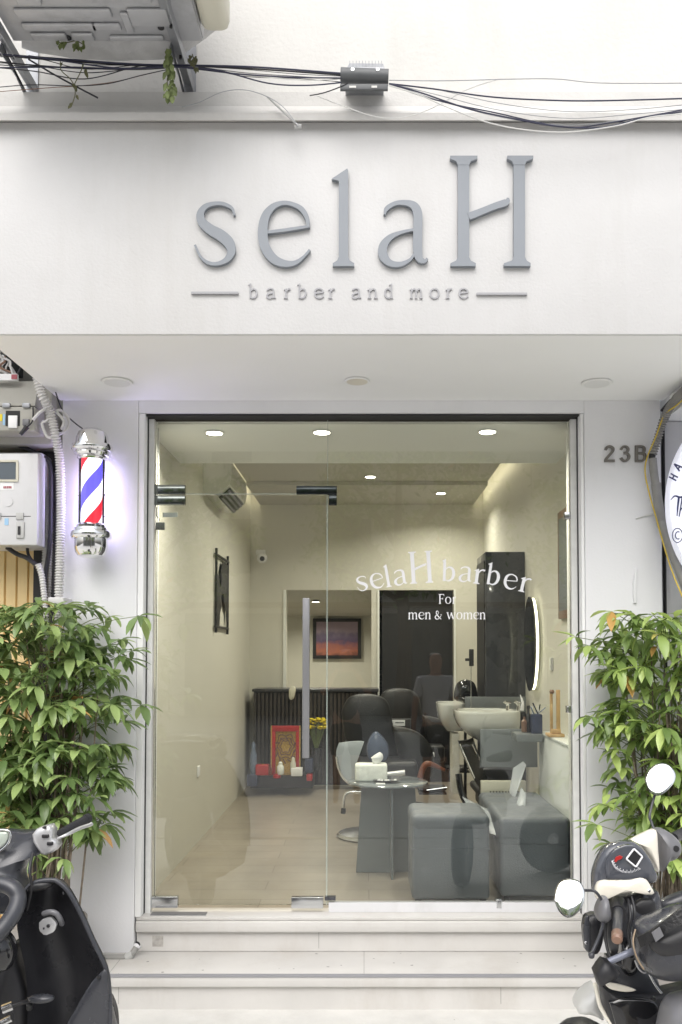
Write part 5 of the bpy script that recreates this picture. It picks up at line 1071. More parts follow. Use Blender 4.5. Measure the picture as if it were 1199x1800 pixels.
# white cabinet and the things on it
cbz = EYE - .502
cb = thing('cabinet', (1.19, 5.3, FL), 'low white gloss cabinet against the right wall holding a wooden stand', 'cabinet')
bx('body', 'cabinet', cb, 1.135, xR - .001, 4.90, 5.80, FL, cbz - .018, bev=.003); bx('top', 'cabinet', cb, 1.13, xR - .001, 4.895, 5.805, cbz - .016, cbz, bev=.003)
we = thing('wooden_stand', P(973, 1290, 5.45), 'narrow pale wooden display stand with two uprights on the white cabinet', 'stand')
zc_ = cbz
xw = X(974, 1280, 5.45)
bx('base', 'wood', we, xw - .045, xw + .05, 5.38, 5.50, zc_ + .001, zc_ + .02, bev=.004)
bx('upright', 'wood', we, xw - .028, xw - .012, 5.42, 5.44, zc_ + .021, zc_ + .285, bev=.003); bx('upright', 'wood', we, xw + .006, xw + .028, 5.40, 5.42, zc_ + .021, zc_ + .285, bev=.003)
bx('figure', 'wood', we, xw - .03, xw + .03, 5.395, 5.405, zc_ + .021, zc_ + .05, bev=.004)
MB().lathe([(.012, 0), (.016, .012), (.009, .024)], (xw - .02, 5.41, zc_ + .262), n=14).build('knob', 'brown', we, smooth=True)
tc_ = thing('tool_holder', P(938, 1285, 5.7), 'dark blue tool holder with combs beside bottles at the end of the basin', 'holder')
xq = X(934, 1280, 5.7)
bx('cup', 'darkblue', tc_, xq + .0, xq + .065, 5.66, 5.74, cbz - .02, cbz + .12, bev=.008)
for i in range(7): MB().tube([(xq + .01 + i * .008, 5.7, cbz + .10), (xq + random.uniform(-.01, .1), 5.7 + random.uniform(-.02, .02), cbz + random.uniform(.15, .20))], .004, 6).build('comb', random.choice(['bluebag', 'darkblue', 'white', 'dark']), tc_, smooth=True)
for px, h, m_, lab in ((922, .10, 'brown', 'brown bottle by the tap, left of its row'), (929, .15, 'dark', 'tall dark pump bottle by the tap')):
    c = P(px, 1284, 5.75); t = thing('bottle', (c.x, 5.75, cbz), lab, 'bottle')
    MB().lathe([(.018, 0), (.02, .005), (.02, h * .7), (.008, h * .82), (.008, h)], (c.x, 5.75, cbz - .0), n=18).build('body', m_, t, smooth=True); MB().lathe([(.011, 0), (.011, .02)], (c.x, 5.75, cbz + h), n=12).build('cap', 'dark', t, smooth=True)
# bottles stand on a shelf that carries the basin wall
bx_ = bx('basin_shelf', 'panelgrey', None, X(905, 1290, 5.7), 1.129, 5.62, 5.84, cbz - .05, cbz - .003, bev=.003); tag(bx_, 'short grey shelf carrying the bottles beside the white basin', 'shelf')

# shampoo basins
def basin(D, pxl, pxr, pyt, pyb, label, panel):
    t = thing('shampoo_basin', P((pxl + pxr) / 2, pyt, D), label, 'basin', 'shampoo basins along the right wall')
    xa, xb, za_, zb2 = X(pxl, pyt, D), X(pxr, pyt, D), Z(pyt, D), Z(pyb, D); h = za_ - zb2; cy2 = D + .22
    b = MB(); rows = []
    for f, l, r_, dep in ((0, 0, 1, .21), (.08, .0, 1, .215), (.35, .03, 1, .21), (.6, .10, .99, .19), (.82, .22, .97, .15), (1, .36, .92, .09)):
        z = za_ - f * h; L = xa + (xb - xa) * l; Rr = xa + (xb - xa) * r_; cx2 = (L + Rr) / 2; hw = (Rr - L) / 2; ring = []
        for k in range(33):
            a = 2 * math.pi * k / 32; ca, sa = math.cos(a), math.sin(a); e_ = .55
            ring.append((cx2 + hw * math.copysign(abs(ca) ** e_, ca), cy2 + dep * math.copysign(abs(sa) ** e_, sa), z))
        rows.append(ring)
    b.grid(rows, 0, 2); b.face([p for p in rows[-1][:-1]]); b.build('bowl', 'ceramic', t, smooth=True, angle=60)
    inn = MB(); cx2 = (xa + xb) / 2
    inn.grid([[(cx2 + (xb - xa) / 2 * .97 * s_ * math.copysign(abs(math.cos(a)) ** .55, math.cos(a)), cy2 + .2 * s_ * math.copysign(abs(math.sin(a)) ** .55, math.sin(a)), za_ - dz) for a in [2 * math.pi * k / 32 for k in range(33)]] for s_, dz in ((1.03, .004), (1.0, -.004), (.9, .0), (.8, .07), (.5, .13), (.02, .14))], 0, 1); inn.build('bowl_rim', 'ceramic', t, smooth=True, angle=60)
    return t, za_, cy2
t, zr, cyb = basin(6.05, 803, 921, 1252, 1306, 'white ceramic shampoo basin nearest the glass, with two chrome taps', True)
for px in (893, 912):
    c = P(px, 1250, 6.2); MB().tube([(c.x, 6.22, zr), (c.x, 6.22, zr + .045), (c.x - .02, 6.2, zr + .06)], .012, 10, 3).build('tap', 'chrome', t, smooth=True); MB().tube([(c.x - .035, 6.2, zr + .062), (c.x + .02, 6.2, zr + .055)], .005, 8).build('tap_lever', 'chrome', t, smooth=True)
c = P(917, 1250, 6.25); MB().tube([(c.x, 6.24, zr), (c.x + .005, 6.24, zr + .06), (c.x - .012, 6.24, zr + .11)], [.014, .010, .003], 10, 3).build('spray_head', 'vinyl', t, smooth=True)
pn_ = bx('basin_panel', 'panelgrey', t, *pbox(845, 945, 1282, 1349, 5.95, 5.99), bev=.004)
bx('pedestal', 'dark', t, *pbox(845, 920, 1352, 1420, 6.2, 6.5), bev=.01)
t2, zr2, _ = basin(7.1, 771, 822, 1238, 1288, 'second white shampoo basin further back, half hidden by the near one', False)
bx('pedestal', 'iwall', t2, *pbox(795, 808, 1290, 1395, 7.2, 7.4), bev=.005)
bx('back_panel', 'panelgrey', t2, *pbox(818, 925, 1225, 1252, 6.8, 6.83), bev=.003)
# recliner (wash chair)
wc = thing('wash_chair', P(845, 1420, 5.9), 'black reclining wash chair with chrome edging below the near basin', 'chair')
def lie(pts, D0, D1, m, name, r):
    b = MB(); b.grid([[P(x, y, D0) for x, y in pts], [P(x + 18, y - 2, (D0 + D1) / 2) for x, y in pts], [P(x + 26, y - 6, D1) for x, y in pts]], r, 3); return b.build(name, m, wc, smooth=True, angle=60)
lie([(806, 1303), (812, 1322), (824, 1350), (838, 1378), (850, 1392)], 5.92, 6.3, 'blackleather', 'back_pad', .05)
bx('seat_pad', 'blackleather', wc, *pbox(840, 920, 1388, 1402, 5.9, 6.35), bev=.02, seg=4)
bx('base_box', 'acbeige', wc, *pbox(846, 925, 1373, 1396, 5.84, 5.885), bev=.004)
dt = MB()
for i in range(10): dt.box(*pbox(861 + i * 5.4, 863.6 + i * 5.4, 1391, 1394, 5.836, 5.8395))
dt.build('vent_dots', 'dark', wc)
MB().tube([P(808, 1308, 5.88), P(822, 1340, 5.88), P(834, 1368, 5.88)], .006, 8, 4).build('chrome_edge', 'chrome', wc, smooth=True); MB().tube([P(830, 1308, 6.0), P(840, 1328, 6.0), P(849, 1344, 6.0)], .006, 8, 4).build('chrome_edge', 'chrome', wc, smooth=True)
MB().tube([P(806, 1360, 5.86), P(812, 1395, 5.84), P(830, 1425, 5.8), P(866, 1460, 5.75)], .022, 12, 5).build('side_rail', 'blackgloss', wc, smooth=True)
# pale translucent sheets standing in for reflections on the glass
M['refl_shape'] = mat('reflection_tint', (.62, .66, .70), .25, alpha=.42, bump=.5, bscale=14)
def refl_shape(pts, D, label):
    o = MB().pillow(pts, D, .02, .004, sub=1, rings=3).build('painted_reflection', 'refl_shape', None, smooth=True, angle=30); return tag(o, label, 'painted reflection', 'glass reflections shaped as pale sheets')
refl_shape([(895, 1392, 5.7), (902, 1350, 5.75), (920, 1338, 5.75), (925, 1345, 5.7), (914, 1378, 5.65), (905, 1404, 5.6)], 5.7, 'pale sheet shaped as a pointed glass reflection above the bench')
refl_shape([(812, 1400, 5.6), (852, 1420, 5.4), (900, 1432, 5.3), (918, 1412, 5.3), (914, 1440, 5.1), (880, 1470, 5.0), (852, 1462, 5.1), (830, 1430, 5.3)], 5.35, 'pale sheet shaped as a long glass reflection between the wash chair and bench')
refl_shape([(916, 1384, 5.5), (924, 1394, 5.4), (922, 1432, 5.2), (930, 1450, 5.1), (934, 1470, 5.0), (922, 1480, 5.0), (912, 1440, 5.2), (906, 1420, 5.3)], 5.25, 'pale sheet shaped as a narrow upright glass reflection down the bench front')
# round side table
tb = thing('round_table', P(682, 1535, 5.55), 'small round smoked grey table on crossed panel legs just inside the door', 'table')
ct = P(682, 1377, 5.62); tz = ct.z
MB().lathe([(.245, 0), (.252, .004), (.252, .012), (.245, .016)], (ct.x, 5.62, tz), n=56).build('tabletop', 'tabletop', tb, smooth=True)
a = MB(); zt3 = tz - .001
a.prism([(ct.x - .20, 5.60, FL), (ct.x + .012, 5.60, FL), (ct.x + .012, 5.60, zt3), (ct.x - .165, 5.60, zt3)], (0, .015, 0)); a.build('leg_panel', 'panelgrey', tb)
a = MB(); a.prism([(ct.x + .028, 5.60, FL), (ct.x + .20, 5.64, FL), (ct.x + .17, 5.64, zt3), (ct.x + .028, 5.60, zt3)], (0, .015, 0)); a.build('leg_panel', 'panelgrey', tb)
a = MB(); a.prism([(ct.x + .013, 5.42, FL), (ct.x + .013, 5.82, FL), (ct.x + .013, 5.80, zt3), (ct.x + .013, 5.44, zt3)], (.014, 0, 0)); a.build('leg_panel', 'panelgrey', tb)
tbx = thing('tissue_box', P(653, 1382, 5.6), 'white fabric covered tissue box on the round table', 'tissue box')
q = pbox(624, 681, 1352, 1382, 5.56, 5.68); q = (*q[:4], tz + .0165, tz + .125); bx('cover', 'tissue', tbx, *q, bev=.014, seg=4)
tis = MB(); c = P(662, 1352, 5.62)
tis.tube([(c.x, 5.62, tz + .12), (c.x, 5.62, tz + .14), (c.x + .003, 5.62, tz + .165), (c.x - .004, 5.62, tz + .18)], [.018, .028, .040, .030], 14, 3); tis.build('tissue', 'white', tbx, smooth=True)
ty = thing('tray', P(682, 1380, 5.5), 'small dark leaf shaped tray of trinkets on the round table', 'tray')
c = P(680, 1376, 5.5); tr_ = MB(); tr_.lathe([(.03, 0), (.085, .014), (.088, .017), (.082, .016), (.03, .006)], (c.x, 5.53, tz + .0165), n=28, sy=.5); tr_.build('dish', 'dark', ty, smooth=True)
for i in range(9): MB().lathe([(.004, 0), (.010, .005), (.006, .012)], (c.x + random.uniform(-.05, .06), 5.53 + random.uniform(-.02, .02), tz + .026), n=10).build('trinket', random.choice(['white', 'white', 'vinyl', 'silver', 'bluebag']), ty, smooth=True)
o = bx('card', 'white', None, *pbox(661, 677, 1388.5, 1391.5, 5.42, 5.45)); o.location.z = tz + .017; tag(o, 'small white card at the front edge of the round table', 'card')
# barber chair
bc = thing('barber_chair', P(650, 1460, 6.6), 'black barber chair with pale grey curved armrest behind the round table', 'barber chair')
D = 6.6
MB().lathe([(.26, 0), (.27, .012), (.25, .03), (.08, .05), (.06, .07)], (X(655, 1460, D), 6.7, FL), n=44).build('base_plate', 'satin', bc, smooth=True)
MB().lathe([(.045, .07), (.045, .26), (.06, .30)], (X(665, 1460, D), 6.7, FL), n=20).build('column', 'chrome', bc, smooth=True)
def armr(dx, D_):
    return MB().pillow([(596 + dx, 1306), (620 + dx, 1303), (640 + dx, 1304), (624 + dx, 1316), (618 + dx, 1334), (624 + dx, 1352), (644 + dx, 1364), (680 + dx, 1366), (680 + dx, 1374), (630 + dx, 1378), (606 + dx, 1370), (594 + dx, 1345), (591 + dx, 1322)], D_, .012, .03, sub=3, rings=4).build('armrest', M['armgrey'], bc, smooth=True, angle=60)
M['armgrey'] = mat('pale_grey_shell', (.36, .39, .41), .35)
armr(0, 6.42)
T([P(592, 1330, 6.40), P(596, 1352, 6.40), P(608, 1372, 6.40), P(630, 1380, 6.40), P(700, 1372, 6.40)], .010).build('armrest_trim', 'chrome', bc, smooth=True)
pb = lambda n_, m_, q_, **k: bx(n_, m_, bc, *q_, **k)
pb('seat', 'blackleather', pbox(625, 735, 1340, 1375, 6.46, 6.95), bev=.03, seg=5)
MB().pillow([(600, 1250), (615, 1225), (650, 1220), (680, 1232), (690, 1270), (700, 1330), (640, 1345), (612, 1320)], 6.9, .05, .05).build('backrest', 'blackleather', bc, smooth=True, angle=80)
MB().pillow([(690, 1275), (730, 1285), (756, 1310), (762, 1350), (740, 1385), (715, 1372), (700, 1330)], 6.75, .05, .08).build('leg_rest', 'blackleather', bc, smooth=True, angle=80)
T([P(604, 1420, 6.45), P(606, 1400, 6.45), P(616, 1392, 6.45), P(640, 1392, 6.45), P(700, 1392, 6.45)], .011).build('side_tube', 'chrome', bc, smooth=True)
T([P(604, 1421, 6.45), P(603, 1430, 6.45)], .018, 12, 1).build('tube_end', 'dark', bc, smooth=True)
T([P(680, 1362, 6.4), P(712, 1358, 6.4)], .02, 10, 1).build('arm_bracket', 'silver', bc, smooth=True)
fr_ = MB()
for i in range(2): fr_.box(*pbox(737, 785, 1386 + i * 8, 1389 + i * 8, 6.3, 6.5))
fr_.build('footrest', 'dark', bc); T([P(750, 1389, 6.28), P(786, 1384, 6.28)], .004, 8, 1).build('footrest_edge', 'chrome', bc, smooth=True)
o = T([P(737, 1372, 6.3), P(745, 1348, 6.3), P(756, 1343, 6.3), P(782, 1354, 6.3)], [.02, .022, .02, .010], 14, 5).build('orange_cloth', 'orange', None, smooth=True); tag(o, 'orange red bundle at the foot end of the barber chair', 'cloth')
M['bagclear'] = mat('blue_thin_bag', (.13, .16, .24), .25, alpha=.7, bump=1, bscale=25)
pbg = MB().pillow([(648, 1300), (654, 1290), (662, 1286), (672, 1294), (682, 1308), (684, 1324), (678, 1338), (660, 1341), (648, 1334), (644, 1316)], 6.5, .05, .02).build('plastic_bag', 'bagclear', None, smooth=True, angle=60); tag(pbg, 'rumpled dark blue plastic bag on the barber chair behind the tissue box', 'plastic bag')
lf_ = thing('leaflet_stand', P(705, 1300, 6.9), 'tiered dark holder with three small printed cards behind the barber chair', 'card holder')
bx('holder', 'dark', lf_, *pbox(684, 722, 1264, 1310, 6.92, 6.98), bev=.004)
for q_, m_ in (((689, 712, 1266, 1276), 'white'), ((692, 714, 1279, 1288), 'pink'), ((693, 722, 1288, 1299), 'white')): bx('card', m_, lf_, *pbox(*q_, 6.90, 6.915))
dp_ = MB()
for q_ in ((695, 710, 1269.5, 1271), (697, 718, 1291.5, 1293), (699, 716, 1295, 1296.3), (704, 712, 1282.5, 1284.5)): dp_.box(*pbox(*q_, 6.895, 6.8985))
dp_.build('card_print', 'dark', lf_)
b2 = copy_tree(bc); b2.location = Vector(bc.location) + Vector((.30, 1.15, 0)); b2['label'] = 'second black barber chair further back, left of the white basins'
tl = thing('trolley', P(690, 1400, 7.6), 'black salon trolley with drawers and small bottles behind the barber chair', 'trolley')
q = pbox(672, 722, 1300, 1372, 7.6, 7.9); bx('body', 'dark', tl, *q, bev=.006)
for i in range(3): bx('drawer', 'charcoal', tl, *pbox(675, 719, 1306 + i * 21, 1324 + i * 21, 7.59, 7.5995), bev=.002)
bx('top_tray', 'greyplastic', tl, *pbox(670, 724, 1296, 1300, 7.57, 7.92), bev=.003)
for i in range(6):
    c = P(677 + i * 8, 1296, 7.75); hh = .06 + .03 * (i * 37 % 4); MB().lathe([(.014, 0), (.016, hh * .7), (.006, hh * .85), (.006, hh)], c, n=12).build('bottle', ['white', 'brown', 'dark', 'bluebag', 'silver', 'dark'][i], tl, smooth=True)
# counter, shrine and offerings
ctr = thing('reception_counter', P(555, 1380, 9.0), 'dark slatted reception counter across the back of the shop', 'counter')
bx('body', 'dark', ctr, *pbox(446, 664, 1216, 1380, 9.02, 9.38)); bx('top', 'charcoal', ctr, *pbox(443, 666, 1211, 1216, 8.97, 9.39), bev=.004)
M['slat'] = mat('brown_black_slat', (.05, .042, .038), .5, var=.3, vscale=20)
sl_ = MB()
for i in range(31):
    x = 446 + i * 7.05; sl_.box(*pbox(x, x + 4.2, 1218, 1376, 8.99, 9.019))
sl_.build('slats', 'slat', ctr)
shn = thing('altar_cabinet', P(500, 1385, 8.6), 'small red altar cabinet with a gold patterned back standing on the floor', 'altar')
q = pbox(477, 527, 1277, 1362, 8.7, 8.74); bx('back', 'gold', shn, *q)
for e_ in ((477, 527, 1276, 1286), (477, 484, 1286, 1362), (520, 527, 1286, 1362)): bx('frame', 'red', shn, *pbox(*e_, 8.66, 8.7), bev=.003)
bx('trim', 'gold', shn, *pbox(476, 478, 1276, 1362, 8.655, 8.7)); bx('trim', 'gold', shn, *pbox(526, 528, 1276, 1362, 8.655, 8.7))
orn = MB()
for r_ in (9, 13, 18): orn.tube([P(502 + r_ * math.cos(a) * (1 + .12 * math.cos(6 * a)), 1312 + r_ * 1.15 * math.sin(a) * (1 + .12 * math.cos(6 * a)), 8.695) for a in [2 * math.pi * k / 40 for k in range(41)]], .005, 6, 1)
for a in range(12): orn.tube([P(502 + 19 * math.cos(a * .5236), 1318 + 24 * math.sin(a * .5236), 8.694), P(502 + 14 * math.cos(a * .5236 + .3), 1318 + 17 * math.sin(a * .5236 + .3), 8.693)], .007, 6, 1)
orn.build('ornament', 'brown', shn, smooth=True)
bx('base', 'dark', shn, *pbox(440, 550, 1364, 1386, 8.62, 8.95), bev=.006)
rnd = random.Random(5)
for i, (px, py, w_, h_, m_, nm, lab) in enumerate(((446, 1362, 12, 58, 'bluebag', 'bottle', 'tall pale blue bottle at the left end of the altar'), (445, 1380, 18, 20, 'darkblue', 'box', 'dark blue box on the floor at the left end of the altar'),
        (462, 1361, 22, 18, 'red', 'box', 'low red box left of the altar cabinet'), (463, 1362, 8, 20, 'gold', 'jar', 'yellow jar left of the altar front'), (475, 1362, 8, 20, 'orange', 'jar', 'orange jar near the altar front'),
        (494, 1360, 12, 22, 'tissue', 'figurine', 'pale green figurine left in front of the altar'), (516, 1358, 10, 28, 'acbeige', 'figurine', 'cream figurine right in front of the altar'), (523, 1362, 20, 14, 'white', 'box', 'white printed packet at the right of the altar'),
        (544, 1356, 14, 24, 'darkblue', 'bag', 'dark blue packet right of the altar'), (545, 1370, 10, 12, 'red', 'packet', 'red packet below the dark blue one at the altar'), (488, 1366, 14, 8, 'red', 'fruit', 'red fruit in the altar dish'))):
    c = P(px, py, 8.58 + i * .004)
    w2, h2 = w_ * 8.6 / FPX / 2, h_ * 8.6 / FPX
    if nm in ('box', 'packet', 'bag'):
        b = MB(); b.box(c.x - w2, c.x + w2, 8.5, 8.6, c.z, c.z + h2, bev=.008); o = b.build(nm, m_, None, smooth=True)
    else:
        b = MB(); b.lathe([(w2 * .8, 0), (w2, h2 * .15), (w2, h2 * .6), (w2 * .55, h2 * .78), (w2 * .6, h2 * .9), (w2 * .3, h2)], (c.x, 8.55, c.z), n=16); o = b.build(nm, m_, None, smooth=True)
    tag(o, lab, nm, 'offerings round the altar')
fv = thing('flower_vase', P(556, 1330, 8.8), 'dark vase of yellow flowers beside the door handle in front of the counter', 'flowers')
c = P(556, 1345, 8.8); MB().lathe([(.03, 0), (.04, .02), (.035, .15), (.045, .22)], (c.x, 8.8, c.z - .05), n=18).build('vase', 'charcoal', fv, smooth=True)
fl_ = MB(); st2 = MB()
for i in range(34):
    q_ = P(rnd.uniform(542, 572), rnd.uniform(1263, 1281), 8.8 + rnd.uniform(-.06, .06)); fl_.lathe([(.004, -.008), (.022, -.002), (.026, .006), (.01, .012)], q_, n=7); st2.tube([(c.x, 8.8, c.z + .12), q_], .003, 4)
fl_.build('petals', 'yellow', fv); st2.build('stalks', 'vine', fv)
mg = MB().pillow([(508, 1212), (514, 1206), (520, 1210), (517, 1226), (512, 1230), (508, 1226)], 8.92, .015, .02).build('figurine', 'acbeige', None, smooth=True); tag(mg, 'small pale figurine with dark head at the counter edge', 'figurine')
# pictures and fittings
pc = thing('framed_painting', P(592, 1158, 10.95), 'dark framed sunset landscape painting on the alcove wall', 'painting')
q = pbox(550, 635, 1087, 1158, 10.94, 10.99); bx('frame', 'dark', pc, *q, bev=.004)
m = bpy.data.materials.new('painting_canvas'); m.use_nodes = True; n = m.node_tree; b = n.nodes['Principled BSDF']; tc = n.nodes.new('ShaderNodeTexCoord'); sx = n.nodes.new('ShaderNodeSeparateXYZ'); n.links.new(tc.outputs['Generated'], sx.inputs[0])
nz = n.nodes.new('ShaderNodeTexNoise'); nz.inputs['Scale'].default_value = 5; nz.inputs['Detail'].default_value = 5; n.links.new(tc.outputs['Generated'], nz.inputs[0])
ad = n.nodes.new('ShaderNodeMath'); ad.operation = 'MULTIPLY_ADD'; ad.inputs[1].default_value = .5; n.links.new(nz.outputs[0], ad.inputs[0]); n.links.new(sx.outputs[2], ad.inputs[2])
rp = n.nodes.new('ShaderNodeValToRGB'); e = rp.color_ramp.elements; e[0].position = .2; e[0].color = (.10, .03, .03, 1); e[1].position = 1.2 if False else 1.0; e[1].color = (.30, .22, .28, 1)
for p_, c_ in ((.38, (.42, .13, .07)), (.55, (.30, .10, .10)), (.7, (.10, .06, .14)), (.85, (.14, .10, .18))): k_ = e.new(p_); k_.color = (*c_, 1)
n.links.new(ad.outputs[0], rp.inputs[0]); n.links.new(rp.outputs[0], b.inputs['Base Color'])
bx('canvas', m, pc, *pbox(556, 629, 1093, 1152, 10.93, 10.939))
pr = thing('picture_frame', (xR, 5.3, EYE + .5), 'dark framed picture hanging on the right wall seen edge on', 'picture')
bx('frame', 'brown', pr, xR - .025, xR - .001, 5.10, 5.66, EYE + .22, EYE + .90, bev=.003); bx('picture', 'panelgrey', pr, xR - .027, xR - .0251, 5.14, 5.62, EYE + .27, EYE + .85)
mi = thing('round_mirror', (xR, 6.6, EYE + .07), 'round wall mirror with a glowing halo ring on the right wall', 'mirror')
mc = (xR - .05, 6.50, EYE + .075); rr_ = .345; re_ = .62
MB().lathe([(rr_, 0), (rr_, .012)], (mc[0] - .006, mc[1], mc[2]), 'x', 64, sx=re_).build('glass', mat('dark_mirror', (.10, .10, .09), .05, 1), mi, smooth=True)
b = MB(); n_ = 72
for i in range(n_):
    a, a2 = 2 * math.pi * i / n_, 2 * math.pi * (i + 1) / n_
    def pt(r, x, t_): return (x, mc[1] + r * re_ * math.cos(t_), mc[2] + r * math.sin(t_))
    b.face([pt(rr_ * .97, mc[0] + .008, a), pt(rr_ * .97, mc[0] + .026, a), pt(rr_ * .97, mc[0] + .026, a2), pt(rr_ * .97, mc[0] + .008, a2)])
b.build('halo_strip', 'led', mi, smooth=True)
tcab = thing('tall_cabinet', (1.08, 7.1, FL), 'tall narrow black cabinet against the right wall before the doorway', 'cabinet')
bx('body', 'charcoal', tcab, X(854, 1100, 6.95), xR - .002, 6.95, 7.48, FL, EYE + .80, bev=.003)
bx('door_panel', 'dark', tcab, X(854, 1100, 6.95) - .006, X(854, 1100, 6.95) - .001, 7.0, 7.45, FL + .02, EYE + .74)
hd_ = thing('hair_steamer', P(820, 1235, 7.3), 'black round hood of a hair steamer behind the far basin', 'hair steamer')
MB().pillow([(799, 1215), (804, 1201), (818, 1194), (832, 1199), (838, 1214), (836, 1232), (802, 1232)], 7.25, .06, .04).build('hood', 'blackgloss', hd_, smooth=True, angle=80); T([P(818, 1230, 7.3), P(818, 1400, 7.3)], .012, 8, 1).build('pole', 'dark', hd_, smooth=True)
ph = thing('phone_holder', P(828, 1230, 6.7), 'black phone clamp on a thin rod above the near basin', 'phone holder')
bx('clamp', 'dark', ph, *pbox(825, 833, 1141, 1171, 6.7, 6.72), bev=.004); bx('grip', 'dark', ph, *pbox(818, 826, 1157, 1162, 6.69, 6.71), bev=.003); T([P(828, 1168, 6.71), P(828, 1262, 6.71)], .003, 8, 1).build('rod', 'satin', ph, smooth=True)
for px, py, lab in ((966, 1167, 'small white switch plate on the right wall beside the round mirror'),):
    o = bx('switch_plate', 'silver', None, xR - .01, xR - .001, 5.93, 6.01, Z(1178, 5.97), Z(1156, 5.97), bev=.002); tag(o, lab, 'switch')
o = bx('wall_socket', 'white', None, xL + .001, xL + .01, 6.45, 6.53, Z(1364, 6.5), Z(1346, 6.5), bev=.002); tag(o, 'white socket plate low on the left wall', 'socket')
cc_ = thing('security_camera', P(461, 980, 9.3), 'small white dome security camera on the back wall', 'security camera')
bx('mount', 'white', cc_, *pbox(450, 466, 966, 976, 9.33, 9.39), bev=.008); MB().lathe([(.02, .05), (.05, .03), (.055, -.01), (.04, -.05), (.02, -.06)], P(461, 981, 9.28), 'y', 24).build('body', 'white', cc_, smooth=True); MB().lathe([(.026, 0), (.01, -.01)], P(461, 982, 9.218), 'y', 18).build('lens', 'dark', cc_, smooth=True)
# indoor air conditioner on the left wall
ia = thing('wall_air_conditioner', (xL, 7.1, EYE + 1.2), 'white wall air conditioner high on the left wall with its flap open', 'air conditioner')
b = MB(); prof = [(xL + .001, 1.20), (xL + .10, 1.185), (xL + .20, 1.27), (xL + .215, 1.34), (xL + .21, 1.44), (xL + .17, 1.485), (xL + .001, 1.49)]
b.prism([(x, 6.62, EYE + z) for x, z in prof], (0, .86, 0)); b.build('body', 'ceramic', ia, smooth=True, angle=20)
b = MB(); b.prism([(xL + .105, 6.70, EYE + 1.184), (xL + .193, 6.70, EYE + 1.259), (xL + .193, 7.42, EYE + 1.259), (xL + .105, 7.42, EYE + 1.184)], (.003, 0, -.004)); b.build('outlet', 'dark', ia)
b = MB()
for i in range(3): b.prism([(xL + .12 + i * .026, 6.72, EYE + 1.190 + i * .022), (xL + .132 + i * .026, 6.72, EYE + 1.20 + i * .022), (xL + .132 + i * .026, 7.40, EYE + 1.20 + i * .022), (xL + .12 + i * .026, 7.40, EYE + 1.190 + i * .022)], (.004, 0, -.012))
b.build('louvre', 'greyplastic', ia)
# metal wall art
wa = thing('wall_art', (xL, 7.4, EYE + .2), 'black metal frame wall art with an abstract figure on the left wall', 'wall art')
ya, yb = 7.12, 7.72; z0_, z1_ = EYE + .22, EYE + .80
b = MB()
for q_ in (((ya, z0_ - .05), (ya, z1_ + .05)), ((yb, z0_ - .05), (yb, z1_ + .05)), ((ya - .04, z0_), (yb + .04, z0_)), ((ya - .04, z1_), (yb + .04, z1_))): b.tube([(xL + .02, *q_[0]), (xL + .02, *q_[1])], .011, 8, 1)
b.build('frame', 'dark', wa, smooth=True)
b = MB(); b.prism([(xL + .018, ya + s_ * (yb - ya), z0_ + t_ * (z1_ - z0_)) for s_, t_ in ((.05, .02), (.25, .02), (.3, .2), (.42, .3), (.4, .45), (.6, .5), (.7, .3), (.85, .25), (.9, .1), (.98, .1), (.98, .95), (.5, .95), (.35, .8), (.45, .65), (.3, .55), (.2, .7), (.05, .75))], (.006, 0, 0)); b.build('figure', 'dark', wa)

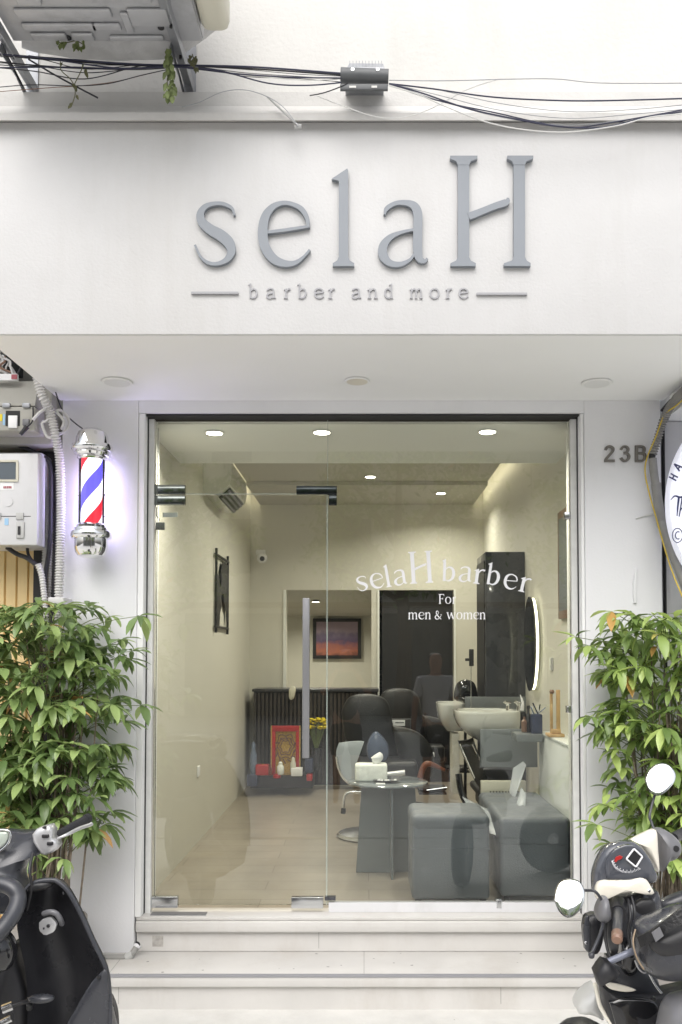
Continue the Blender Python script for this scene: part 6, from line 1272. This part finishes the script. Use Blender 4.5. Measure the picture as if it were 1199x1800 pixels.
# ================================================================ PEOPLE reflected in the glass
def person(label, x, y, face, raise_cam, shirt, h=1.70):
    s_ = h / 1.70
    def body(name, chain, m, par, sub=2):
        me = bpy.data.meshes.new(name); vs, es, rs_ = [], [], []
        for ch in chain:
            last = None
            for j in ch:
                p_ = Vector(j[:3]) * s_
                idx = next((i for i, v in enumerate(vs) if (Vector(v) - p_).length < 1e-5), None)
                if idx is None: vs.append(tuple(p_)); rs_.append(j[3] * s_); idx = len(vs) - 1
                if last is not None and last != idx: es.append((last, idx))
                last = idx
        me.from_pydata(vs, es, []); o = bpy.data.objects.new(name, me); COL.objects.link(o); me.materials.append(M[m]); o.parent = par
        sk_ = o.modifiers.new('skin', 'SKIN'); sk_.use_smooth_shade = True
        for i, v in enumerate(me.skin_vertices[0].data): v.radius = (rs_[i], rs_[i] * .85)
        me.skin_vertices[0].data[0].use_root = True
        ss = o.modifiers.new('sub', 'SUBSURF'); ss.levels = sub; ss.render_levels = sub
        return o
    t = thing('person', (x, y, 0), label, 'person'); t.rotation_euler = (0, 0, face)
    arms = []
    for sg in (-1, 1):
        if raise_cam: arms.append([(0, 0, 1.36, .11), (sg * .17, 0, 1.40, .06), (sg * .25, .12, 1.22, .046), (sg * .14, .32, 1.40, .034), (sg * .08, .38, 1.50, .03)])
        else: arms.append([(0, 0, 1.36, .11), (sg * .17, 0, 1.40, .06), (sg * .23, .02, 1.14, .045), (sg * .25, .06, .90, .034), (sg * .25, .08, .82, .028)])
    legs = [[(0, 0, .95, .14), (sg * .09, 0, .88, .10), (sg * .10, .01, .48, .062), (sg * .11, -.02, .10, .042), (sg * .12, .10, .05, .04)] for sg in (-1, 1)]
    bd = body('body', [[(0, 0, .95, .14), (0, .01, 1.15, .13), (0, 0, 1.36, .11), (0, 0, 1.48, .055), (0, .01, 1.56, .075), (0, .015, 1.64, .085), (0, .005, 1.70, .05)], *arms, *legs], 'skin', t)
    body('shirt', [[(0, 0, .90, .168), (0, .01, 1.05, .158), (0, .01, 1.20, .158), (0, 0, 1.37, .13), (0, 0, 1.45, .07)]] + [[(0, 0, 1.37, .13), (a[1][0], a[1][1], a[1][2], .078), tuple((Vector(a[1][:3]).lerp(Vector(a[2][:3]), .8)))[:3] + (.066,)] for a in arms], shirt, t)
    body('shorts', [[(0, 0, .95, .160), (0, 0, .88, .16)]] + [[(0, 0, .88, .16), (sg * .095, 0, .78, .115), (sg * .105, .01, .52, .090)] for sg in (-1, 1)], 'shorts', t)
    body('hair', [[(0, -.02, 1.60, .080), (0, -.02, 1.66, .092), (0, -.005, 1.705, .070)]], 'hair', t)
    for sg in (-1, 1): MB().lathe([(.004, 0), (.011, .004), (.004, .008)], (0, 0, 0), 'y', 10)
    if raise_cam:
        cm = bpy.data.meshes.new('handheld_camera'); bm_ = bmesh.new(); bmesh.ops.create_cube(bm_, size=1); bmesh.ops.scale(bm_, vec=(.14, .06, .09), verts=bm_.verts); bmesh.ops.bevel(bm_, geom=bm_.edges[:], offset=.01, segments=2, affect='EDGES'); bm_.to_mesh(cm); bm_.free()
    return t
person('person in a white short sleeved shirt reflected in the right glass pane', .80, -.55, 0, False, 'shirt')
person('person in a black top with raised arms reflected near the door edge', -.20, -.60, 0, True, 'dark', 1.74)
